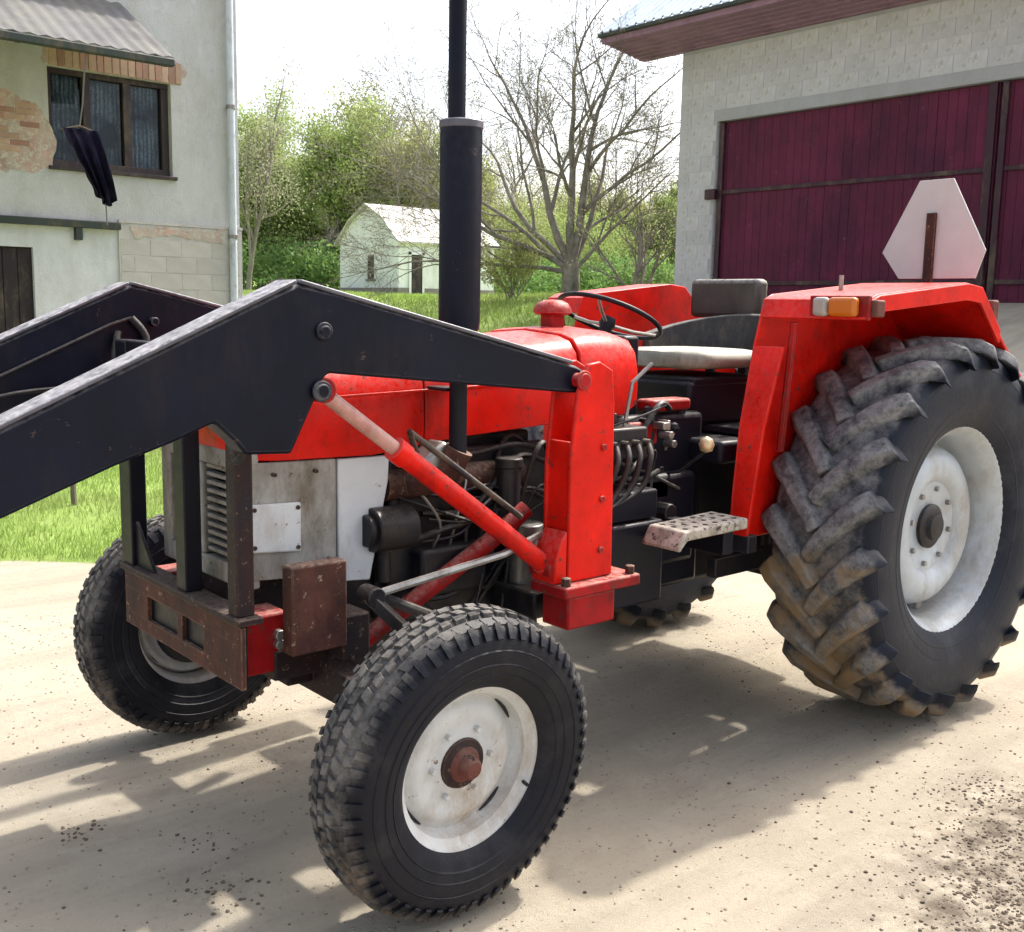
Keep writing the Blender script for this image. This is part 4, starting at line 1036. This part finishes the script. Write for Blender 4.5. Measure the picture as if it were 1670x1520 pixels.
mb = MB(); mb.tube([(1.36, .32, 1.17), (1.36, .36, 1.13), (1.37, .37, 1.09)], [.03, .032, .028], 12); T(mb, 'reflector_cup', M['white_panel'], bevel=0, smooth_deg=60)

# ---- exhaust -----------------------------------------------------
ex, ey = 1.912, .366
mb = MB(); mb.tube([(ex, ey, 1.06), (ex, ey, 1.40)], .025, 18); T(mb, 'exhaust_pipe', M['black'], bevel=0)
mb = MB(); mb.lathe([(.026, 1.385), (.040, 1.395), (.055, 1.41), (.0565, 1.43), (.0565, 1.93), (.055, 1.945), (.046, 1.955), (.030, 1.957)], 32, 'z', (ex, ey, 0)); mf = T(mb, 'muffler', M['navy'], bevel=0, smooth_deg=40)
mb = MB(); mb.lathe([(.0570, 1.935), (.0590, 1.937), (.0590, 1.953), (.0565, 1.956), (.03, 1.960)], 32, 'z', (ex, ey, 0)); T(mb, 'muffler_rim', M['navy_sky_sheen'], mf, bevel=0)
mb = MB(); mb.lathe([(.0235, 1.955), (.0235, 2.55), (.021, 2.55), (.021, 1.96)], 24, 'z', (ex + .016, ey, 0)); T(mb, 'stack_pipe', M['navy'], bevel=0)
mb = MB(); mb.box((ex - .03, ey - .11, 1.24), (ex + .03, ey - .02, 1.25)); T(mb, 'exhaust_bracket', M['black'])

# ---- front axle, steering ----------------------------------------
mb = MB(); mb.bar((2.19, -.60, .43), (2.19, .60, .43), .10, .09); mb.box((2.08, -.14, .42), (2.32, .14, .60)); T(mb, 'front_axle', M['dark_rust'], bevel=.008)
for s in (1, -1):
    mb = MB(); mb.tube([(2.19, .575*s, .36), (2.19, .555*s, .62)], .036, 14); mb.tube([(2.19, .57*s, .40), (2.19, .68*s, .385)], .034, 12); T(mb, 'kingpin', M['dark_rust'], bevel=0)
    mb = MB(); mb.bar((2.19, .555*s, .63), (2.03, .50*s, .63), .05, .022); T(mb, 'steering_arm', M['steel'], bevel=.004)
mb = MB(); mb.tube([(2.04, -.5, .64), (2.04, .5, .64)], .016, 10); T(mb, 'track_rod', M['steel'], bevel=0)
mb = MB(); mb.tube([(2.27, .48, .748), (1.845, .49, .798), (1.45, .40, .86)], .011, 8); T(mb, 'drag_link', M['steel'], bevel=0)
mb = MB(); mb.tube([(2.27, .45, .748), (2.27, .51, .748)], .026, 12); mb.bar((2.28, .48, .75), (2.19, .55, .64), .04, .03); T(mb, 'ball_joint', M['iron'], bevel=.003)
mb = MB(); mb.box((2.14, -.17, .58), (2.47, .17, .745)); T(mb, 'front_support', M['dark_rust'], bevel=.015)

# ---- loader -------------------------------------------------------
ld = empty('front_loader', (0, 0, 0), tr)
ARM = [(3.78, .925), (3.135, 1.222), (2.62, 1.458), (2.494, 1.514), (2.40, 1.496), (1.62, 1.312), (1.575, 1.292), (1.565, 1.258), (1.60, 1.236), (1.66, 1.240), (2.415, 1.312), (2.43, 1.300),
       (2.455, 1.247), (2.515, 1.131), (2.628, 1.137), (2.650, 1.165), (2.700, 1.212), (2.792, 1.176), (2.916, 1.136), (3.142, 1.050), (3.78, .792)]
for s in (1, -1):
    mb = MB(); mb.prism(ARM, min(.452*s, .528*s), max(.452*s, .528*s)); am = T(mb, 'lift_arm', M['navy'], ld, bevel=.007)
    # welded flange along the top
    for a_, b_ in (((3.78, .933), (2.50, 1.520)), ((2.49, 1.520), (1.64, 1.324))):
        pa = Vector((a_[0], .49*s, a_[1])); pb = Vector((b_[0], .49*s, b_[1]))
        mb = MB(); mb.bar(pa, pb, .086, .010); T(mb, 'arm_flange', M['navy_sky_sheen'], ld, bevel=.003)
    for (px_, pz_, rr, d1) in ((2.431, 1.409, .013, .542), (1.62, 1.274, .020, .566), (2.440, 1.272, .017, .545)):
        mb = MB(); mb.tube([(px_, .43*s, pz_), (px_, d1*s, pz_)], rr, 16); mb.tube([(px_, (d1 - .012)*s, pz_), (px_, (d1 - .004)*s, pz_)], rr + .008, 16)
        T(mb, 'pin', M['navy'] if rr < .018 else M['red_dusty'], ld, bevel=.002)
    mb = MB(); mb.tube([(3.755, .43*s, .86), (3.755, .55*s, .86)], .045, 18); T(mb, 'arm_end_boss', M['navy'], ld, bevel=.003)
    # hydraulic pipe clipped to the inner face
    mb = MB(); mb.tube([(3.7, .442*s, .885), (3.135, .442*s, 1.135), (2.56, .442*s, 1.40), (2.50, .440*s, 1.42)], .005, 8); T(mb, 'hydraulic_pipe', M['iron'], ld, bevel=0)
    mb = MB(); mb.tube(curve([(2.50, .44*s, 1.42), (2.46, .43*s, 1.35), (2.52, .42*s, 1.22), (2.60, .42*s, 1.10)]), .011, 8); mb.tube(curve([(2.54, .44*s, 1.38), (2.56, .42*s, 1.3), (2.56, .415*s, 1.2), (2.6, .41*s, 1.12)]), .011, 8); T(mb, 'hydraulic_hose', M['rubber_hose'], ld, bevel=0, smooth_deg=60)
    mb = MB(); mb.tube(curve([(3.4, .435*s, .985), (2.95, .432*s, 1.185), (2.66, .432*s, 1.225)]), .006, 8); T(mb, 'hydraulic_hose', M['iron'], ld, bevel=0, smooth_deg=60)
    # tower
    mb = MB()
    yo, yi = .552*s, .440*s
    mb.prism([(1.655, .70), (1.655, 1.05), (1.635, 1.24), (1.60, 1.318), (1.55, 1.325), (1.50, 1.30), (1.488, 1.20), (1.478, .70)], min(yo, yo - .014*s), max(yo, yo - .014*s))
    mb.prism([(1.655, .70), (1.655, 1.05), (1.635, 1.24), (1.60, 1.318), (1.55, 1.325), (1.50, 1.30), (1.488, 1.20), (1.478, .70)], min(yi, yi + .014*s), max(yi, yi + .014*s))
    tw = T(mb, 'tower', M['red'], ld, bevel=.004)
    mb = MB(); lo, hi = sorted((yi + .014*s, yo - .014*s))
    mb.prism([(1.648, .70), (1.648, 1.10), (1.634, 1.10), (1.634, .70)], lo, hi); mb.prism([(1.50, .70), (1.51, 1.18), (1.496, 1.18), (1.485, .70)], lo, hi); T(mb, 'tower_web', M['red'], ld, bevel=0)
    mb = MB(); mb.prism([(1.657, .70), (1.705, .70), (1.70, .77), (1.680, .82), (1.657, .85)], min(yo - .10*s, yo - .004*s), max(yo - .10*s, yo - .004*s)); T(mb, 'tower_gusset', M['red'], ld, bevel=.005)
    mb = MB(); lo, hi = sorted((.44*s, .592*s)); mb.box((1.395, lo, .664), (1.70, hi, .698)); T(mb, 'tower_foot', M['red_dusty'], ld, bevel=.006)
    mb = MB(); lo, hi = sorted((.46*s, .572*s)); mb.box((1.48, lo, .565), (1.67, hi, .662)); T(mb, 'loader_subframe', M['red_dusty'], ld, bevel=.008)
    mb = MB(); lo, hi = sorted((.16*s, .418*s)); mb.box((1.50, lo, .56), (1.66, hi, .64)); T(mb, 'cross_beam', M['iron'], ld, bevel=.008)
    for xq in (1.42, 1.68):
        mb = MB(); mb.tube([(xq, .57*s, .695), (xq, .57*s, .722)], .015, 6); T(mb, 'bolt', M['rust'], ld, bevel=.002)
    for zq in (.78, .93, 1.08):
        mb = MB(); mb.tube([(1.53, .552*s, zq), (1.53, .560*s, zq)], .010, 8); T(mb, 'bolt', M['red_dusty'], ld, bevel=.001)
    # lift cylinder: barrel towards the tower foot, rod towards the elbow
    a_ = Vector((1.672, .485*s, .735)); b_ = Vector((2.42, .485*s, 1.272)); d_ = (b_ - a_).normalized()
    p1 = a_.lerp(b_, .70)
    mb = MB(); mb.tube([a_, p1], .0275, 20); mb.tube([p1 - d_*.03, p1 + d_*.012], .032, 20); mb.tube([a_ - d_*.01, a_ + d_*.03], .032, 20); cy = T(mb, 'lift_cylinder', M['red'], ld, bevel=0)
    mb = MB(); mb.tube([p1, b_], .019, 16); T(mb, 'piston_rod', M['rod'], ld, bevel=0)
    for q_, hw_, rr_ in ((b_, .035, .030), (a_, .045, .036)):
        mb = MB(); mb.tube([q_ - Vector((0, hw_, 0)), q_ + Vector((0, hw_, 0))], rr_, 16); T(mb, 'cylinder_eye', M['red_dusty'], ld, bevel=.003)
    mb = MB(); mb.tube([a_.lerp(b_, .62) + Vector((0, 0, .03)), a_.lerp(b_, .64) + Vector((.0, -.01*s, .075)), a_.lerp(b_, .5) + Vector((0, -.03*s, .085)), a_.lerp(b_, .1) + Vector((-.02, -.06*s, .09))], .009, 7); T(mb, 'hydraulic_hose', M['rubber_hose'], ld, bevel=0, smooth_deg=60)
    # strut from tower to the front support
    mb = MB(); mb.tube([(1.63, .34*s, .88), (1.736, .31*s, .795), (2.14, .24*s, .545)], .027, 14); T(mb, 'strut', M['red_dusty'], ld, bevel=0)
mb = MB(); mb.tube([(3.55, -.46, .93), (3.55, .46, .93)], .05, 18); T(mb, 'cross_tube', M['navy'], ld, bevel=0)

# ---- front guard of rusty plate and angle iron ---------------------
gd = empty('front_guard', (0, 0, 0), tr)
GXF = 2.585
mb = MB()
for lo, hi in (((-.33, .655), (.40, .70)), ((-.33, .545), (.40, .585)), ((-.33, .585), (-.17, .655)), ((.19, .585), (.40, .655)), ((.03, .585), (.06, .655))):
    mb.box((GXF - .012, lo[0], lo[1]), (GXF, hi[0], hi[1]))
T(mb, 'guard_plate', M['rust'], gd, bevel=0)
mb = MB(); mb.box((GXF - .022, -.325, .55), (GXF - .0135, .39, .698)); T(mb, 'guard_slot_dark', M['black'], gd, bevel=0)  # black sheet added behind the slots so they show dark
mb = MB(); mb.box((GXF - .055, -.34, .705), (GXF + .012, .41, .722)); T(mb, 'guard_angle', M['dark_rust'], gd, bevel=.003)
for y0, y1, zt in ((-.345, -.265, 1.36), (.035, .095, 1.36), (.335, .385, 1.235)):
    mb = MB(); mb.box((GXF - .045, y0, .722), (GXF + .002, y1, zt)); T(mb, 'guard_upright', M['dark_rust'] if y0 > .3 else M['black'], gd, bevel=.004)
mb = MB(); mb.box((GXF - .04, -.345, 1.33), (GXF - .0, .10, 1.362)); T(mb, 'guard_top_bar', M['black'], gd, bevel=.004)
mb = MB(); mb.add([(GXF - .01, -.262, .723), (GXF - .01, -.262, .85), (GXF - .01, -.14, .723), (GXF - .02, -.262, .723), (GXF - .02, -.262, .85), (GXF - .02, -.14, .723)], [(0, 2, 1), (3, 4, 5), (0, 1, 4, 3), (1, 2, 5, 4), (2, 0, 3, 5)]); T(mb, 'guard_gusset', M['black'], gd, bevel=0)
mb = MB(); mb.box((2.305, .375, .61), (2.462, .425, .835)); T(mb, 'weight_plate', M['rust'], gd, bevel=.005)
mb = MB(); mb.box((2.22, .30, .56), (2.30, .40, .68)); mb.box((2.30, .20, .52), (2.46, .33, .60)); T(mb, 'axle_bracket', M['dark_rust'], gd, bevel=.006)
mb = MB(); mb.box((2.42, .22, .545), (2.572, .325, .70)); T(mb, 'red_bracket', M['red_dusty'], gd, bevel=.008)
mb = MB(); mb.box((2.42, -.325, .545), (2.572, -.22, .70)); T(mb, 'red_bracket', M['red_dusty'], gd, bevel=.008)
for y in (.24, .29):
    mb = MB(); mb.tube([(2.45, .325, .50 + y*.5), (2.45, .345, .50 + y*.5)], .014, 6); T(mb, 'bolt', M['steel'], gd, bevel=.002)

# ---- fenders --------------------------------------------------------
def fender(s):
    yi, yo = .468*s, (.865 if s > 0 else .66)*s
    prof = [(.825, .70), (.822, .85), (.80, 1.09), (.745, 1.36), (.718, 1.455), (.700, 1.515), (.66, 1.532), (.10, 1.585), (.0, 1.575), (-.16, 1.425), (-.45, 1.20)]
    inn = [(.775, .70), (.772, .85), (.750, 1.08), (.700, 1.34)]
    if s < 0: prof = [(x - .06 if x > .5 else x, z) for x, z in prof]
    mb = MB(); lo, hi = sorted((yi, yi + .008*s))
    side = prof + [(-.45, .95), (-.2, 1.0), (.1, 1.05), (.35, 1.02), (.55, .85), (.60, .70)]
    mb.prism(side, lo, hi)
    f = T(mb, 'fender', M['red'], bevel=.003)
    # flange: narrow down the front, full width over the top
    def flange_w(i):
        z = prof[i][1]
        return {0: .07, 1: .085, 2: .10, 3: .12}.get(i, None)
    mb = MB(); secs = []
    for i, (x, z) in enumerate(prof):
        wd = flange_w(i)
        y1 = yi + s * wd if wd else yo
        if i == 4: y1 = yo
        x0, z0 = prof[max(i-1, 0)]; x1, z1 = prof[min(i+1, len(prof)-1)]
        d = Vector((x1 - x0, z1 - z0)).normalized(); nx, nz = -d.y, d.x      # inward normal
        if nx*(0 - x) + nz*(.7 - z) < 0: nx, nz = -nx, -nz
        t_ = .012
        secs.append([(x, yi + .008*s, z), (x, y1, z), (x + nx*t_, y1, z + nz*t_), (x + nx*t_, yi + .008*s, z + nz*t_)])
    mb.loft(secs[:4]); T(mb, 'fender_front', M['red'], f, bevel=.002, smooth_deg=30)
    mb = MB(); mb.loft(secs[4:]); T(mb, 'fender_top', M['red'], f, bevel=.002, smooth_deg=30)
    # turned-down lip on the outer edge
    mb = MB(); secs = []
    for i in range(5, len(prof) - 1):
        x, z = prof[i]; h_ = (.050, .055, .060, .058, .05, .04)[min(i - 5, 5)]
        secs.append([(x, yo + .001*s, z - .002), (x, yo + .012*s, z - .004), (x - .0, yo + .010*s, z - h_), (x, yo - .001*s, z - h_)])
    mb.loft(secs); T(mb, 'fender_lip', M['red'], f, bevel=.002, smooth_deg=30)
    lo, hi = sorted((yi + .10*s, yo - .02*s))
    # reinforcing stay behind the front flange
    mb = MB(); mb.tube([(.66, yi + .10*s, 1.44), (.63, yi + .05*s, 1.0)], .014, 8); T(mb, 'fender_stay', M['red_dusty'], f, bevel=0)
    if s < 0: return
    # lamps
    mb = MB(); lo, hi = sorted((.66*s, .875*s)); mb.box((.700, lo, 1.452), (.716, hi, 1.528)); lb = T(mb, 'lamp_base', M['red_dusty'], f, bevel=.004)
    for y0, y1, mat, nm in ((.690, .742, 'lens_white', 'clear_lens'), (.746, .845, 'lens_orange', 'orange_lens')):
        mb = MB(); lo, hi = sorted((y0*s, y1*s)); mb.box((.716, lo, 1.462), (.750, hi, 1.522)); T(mb, nm, M[mat], f, bevel=.012)
    mb = MB(); mb.box((.655, min(.866*s, .895*s), 1.462), (.705, max(.866*s, .895*s), 1.515)); T(mb, 'side_reflector', M['hub_red'], f, bevel=.006)
    mb = MB(); lo, hi = sorted((.80*s, .86*s)); mb.box((-.17, lo, 1.46), (-.12, hi, 1.53)); T(mb, 'tail_lamp', M['hub_red'], f, bevel=.008)
    mb = MB(); mb.tube([(.48, .62*s, 1.54), (.48, .62*s, 1.60)], .008, 8); T(mb, 'fender_bolt', M['steel'], f, bevel=0)
fender(1); fender(-1)

# ---- slow-vehicle triangle on the left fender (seen from behind) ----
ps = [(.470, 1.985), (.607, 1.985), (.752, 1.715), (.720, 1.612), (.408, 1.612), (.330, 1.715)]
mb = MB(); mb.add([(-.25, y, z) for y, z in ps] + [(-.258, y, z) for y, z in ps], [tuple(range(6)), tuple(reversed(range(6, 12)))] + [(i, (i+1) % 6, (i+1) % 6 + 6, i + 6) for i in range(6)])
sg = T(mb, 'warning_triangle', M['sign_back'], bevel=.002)
mb = MB(); mb.box((-.249, .515, 1.40), (-.236, .553, 1.86)); T(mb, 'triangle_bracket', M['rust'], sg, bevel=.002)

# ---- seat, steering wheel, step -------------------------------------
st_ = empty('seat', (0, 0, 0), tr)
def cushion(cx, cy, cz, lx, ly, lz, n=10):
    secs = []
    for i in range(n + 1):
        u = -1 + 2*i/n; k_ = (1 - abs(u)**4)**.25 if abs(u) < 1 else .0
        k_ = max(k_, .35)
        ring = []
        for j in range(20):
            t = 2*math.pi*j/20; c_, s_ = math.cos(t), math.sin(t)
            ring.append((cx + lx*u, cy + ly*k_*math.copysign(abs(c_)**.5, c_), cz + lz*(.6 + .4*k_)*math.copysign(abs(s_)**.6, s_)))
        secs.append(ring)
    return MB().loft(secs)
mb = cushion(.52, .0, 1.295, .22, .24, .038); T(mb, 'cushion', M['seat'], st_, bevel=0, smooth_deg=60)
mb = MB(); mb.box((.32, -.20, 1.20), (.72, .20, 1.235)); mb.box((.40, -.08, .95), (.60, .08, 1.20)); T(mb, 'seat_pan', M['black'], st_, bevel=.01)
mb = MB(); secs = []
for i in range(15):          # wrap-around low back
    t = math.pi * (.5 + i / 14); 
    x = .44 + .26*math.cos(t); y = .26*math.sin(t)
    h = .045 + .085 * math.sin(math.pi * i / 14)
    o = Vector((math.cos(t), math.sin(t))) 
    secs.append([(x, y, 1.26), (x + o.x*.02, y + o.y*.02, 1.33 + h), (x + o.x*.05, y + o.y*.05, 1.335 + h), (x + o.x*.06, y + o.y*.06, 1.27)])
mb.loft(secs); T(mb, 'seat_surround', M['seat_dark'], st_, bevel=.004, smooth_deg=60)
mb = MB(); mb.box((.03, -.36, 1.445), (.10, .0, 1.605)); T(mb, 'backrest', M['seat_grey'], st_, bevel=.02)
mb = MB(); mb.box((.06, -.27, 1.0), (.085, -.23, 1.46)); mb.box((.06, -.10, 1.0), (.085, -.06, 1.46)); T(mb, 'backrest_stay', M['black'], st_)

sw = empty('steering_wheel', (.955, .0, 1.445), tr); sw.rotation_euler = (0, R(-24), 0)
mb = MB(); N_ = 40
pts = [(.188*math.cos(2*math.pi*i/N_), .188*math.sin(2*math.pi*i/N_), 0) for i in range(N_ + 1)]
mb.tube(pts, .0085, 10, caps=False); T(mb, 'wheel_rim', M['black'], sw, bevel=0, smooth_deg=60)
for i in range(3):
    t = 2*math.pi*i/3 + .5; mb = MB(); mb.tube([(0, 0, -.03), (.1*math.cos(t), .1*math.sin(t), -.02), (.188*math.cos(t), .188*math.sin(t), 0)], .006, 8); T(mb, 'spoke', M['steel'], sw, bevel=0)
mb = MB(); mb.lathe([(0, .0), (.025, -.005), (.03, -.03), (.022, -.05), (.018, -.20), (0, -.2)], 18, 'z'); T(mb, 'steering_hub', M['black'], sw, bevel=0)
# footplate with punched holes
mb = MB(); mb.prism([(1.288, .755), (1.30, .763), (1.265, .816), (.965, .825), (.965, .79), (1.255, .786)], .50, .65); fp = T(mb, 'footplate', M['step'], bevel=.006)
mb = MB()
for i in range(6):
    for j in range(3):
        x = 1.0 + i*.047; y = .53 + j*.045; zz = .825 - (x - .965) * .0312; mb.tube([(x, y, zz - .001), (x, y, zz + .0015)], .009, 8)
T(mb, 'punched_holes', M['black'], fp, bevel=0)['kind'] = 'stuff'
mb = MB(); mb.box((.97, .30, .70), (1.02, .60, .785)); mb.bar((1.0, .2, .72), (1.25, .55, .775), .04, .02); T(mb, 'footplate_bracket', M['black'])
mb = MB(); mb.bar((.80, .30, .70), (.80, .55, .70), .05, .06); mb.box((.2, .36, .55), (.8, .40, .62)); T(mb, 'lower_link', M['iron'])

mb = MB(); mb.box((-.10, -.455, 1.035), (.62, .455, 1.06)); T(mb, 'sun_block_deck', M['black'], bevel=.004)  # deck added between the fenders to keep sun off the ground below
mb = MB(); mb.box((-.45, -.455, .80), (-.40, .455, 1.30)); T(mb, 'sun_block_rear', M['black'], bevel=.004)  # added plate, blocks sunlight coming in from behind the tractor
random.seed(11)
for i in range(16):
    x0 = random.uniform(1.44, 1.66); x1 = random.uniform(1.75, 2.08); z0 = random.uniform(.58, 1.05); z1 = random.uniform(.58, 1.05); y0 = random.uniform(.19, .27); y1 = random.uniform(.19, .27)
    mb = MB(); mb.tube(curve([(x0, y0, z0), (x0 + (x1 - x0)*.3, y0 + random.uniform(.0, .05), z0 + random.uniform(-.08, .06)), (x0 + (x1 - x0)*.65, y1 + random.uniform(.0, .05), z1 + random.uniform(-.08, .06)), (x1, y1, z1)]), random.choice((.004, .006, .009)), 6)
    T(mb, random.choice(('engine_pipe', 'engine_hose')), M[random.choice(('rubber_hose', 'rubber_hose', 'iron', 'iron', 'black'))], bevel=0, smooth_deg=60)
for i in range(14):
    x0 = random.uniform(.86, 1.34); x1 = random.uniform(.9, 1.38); z0 = random.uniform(.85, 1.16); z1 = random.uniform(.7, 1.1); y0 = random.uniform(.2, .36)
    mb = MB(); mb.tube(curve([(x0, y0, z0), (x0*.6 + x1*.4, y0 + random.uniform(0, .05), z0 + random.uniform(-.06, .06)), (x1, random.uniform(.2, .34), z1)]), random.choice((.004, .006, .010)), 6)
    T(mb, 'engine_hose', M[random.choice(('rubber_hose', 'rubber_hose', 'iron', 'iron', 'black'))], bevel=0, smooth_deg=60)
for i in range(22):
    x = random.uniform(.86, 1.38); y = random.uniform(.2, .3); z = random.uniform(.72, 1.16)
    mb = MB(); a_ = random.uniform(.012, .035); mb.box((x, y, z), (x + a_, y + .05, z + random.uniform(.012, .05))); T(mb, 'fitting', M[random.choice(('iron', 'iron', 'steel', 'hub_red'))], bevel=.003)

mb = MB(); mb.box((.72, .19, .50), (1.41, .255, 1.12)); mb.box((.80, .255, .60), (1.08, .30, .92)); T(mb, 'transmission_cover', M['black'], bevel=.02)
mb = MB(); mb.box((.34, -.20, 1.06), (.74, .20, 1.22)); mb.box((.62, -.30, .95), (.80, .40, 1.03)); T(mb, 'seat_support', M['black'], bevel=.015)
mb = MB(); mb.box((1.44, .185, .56), (2.04, .215, 1.06)); T(mb, 'engine_shield', M['iron'], bevel=.01)
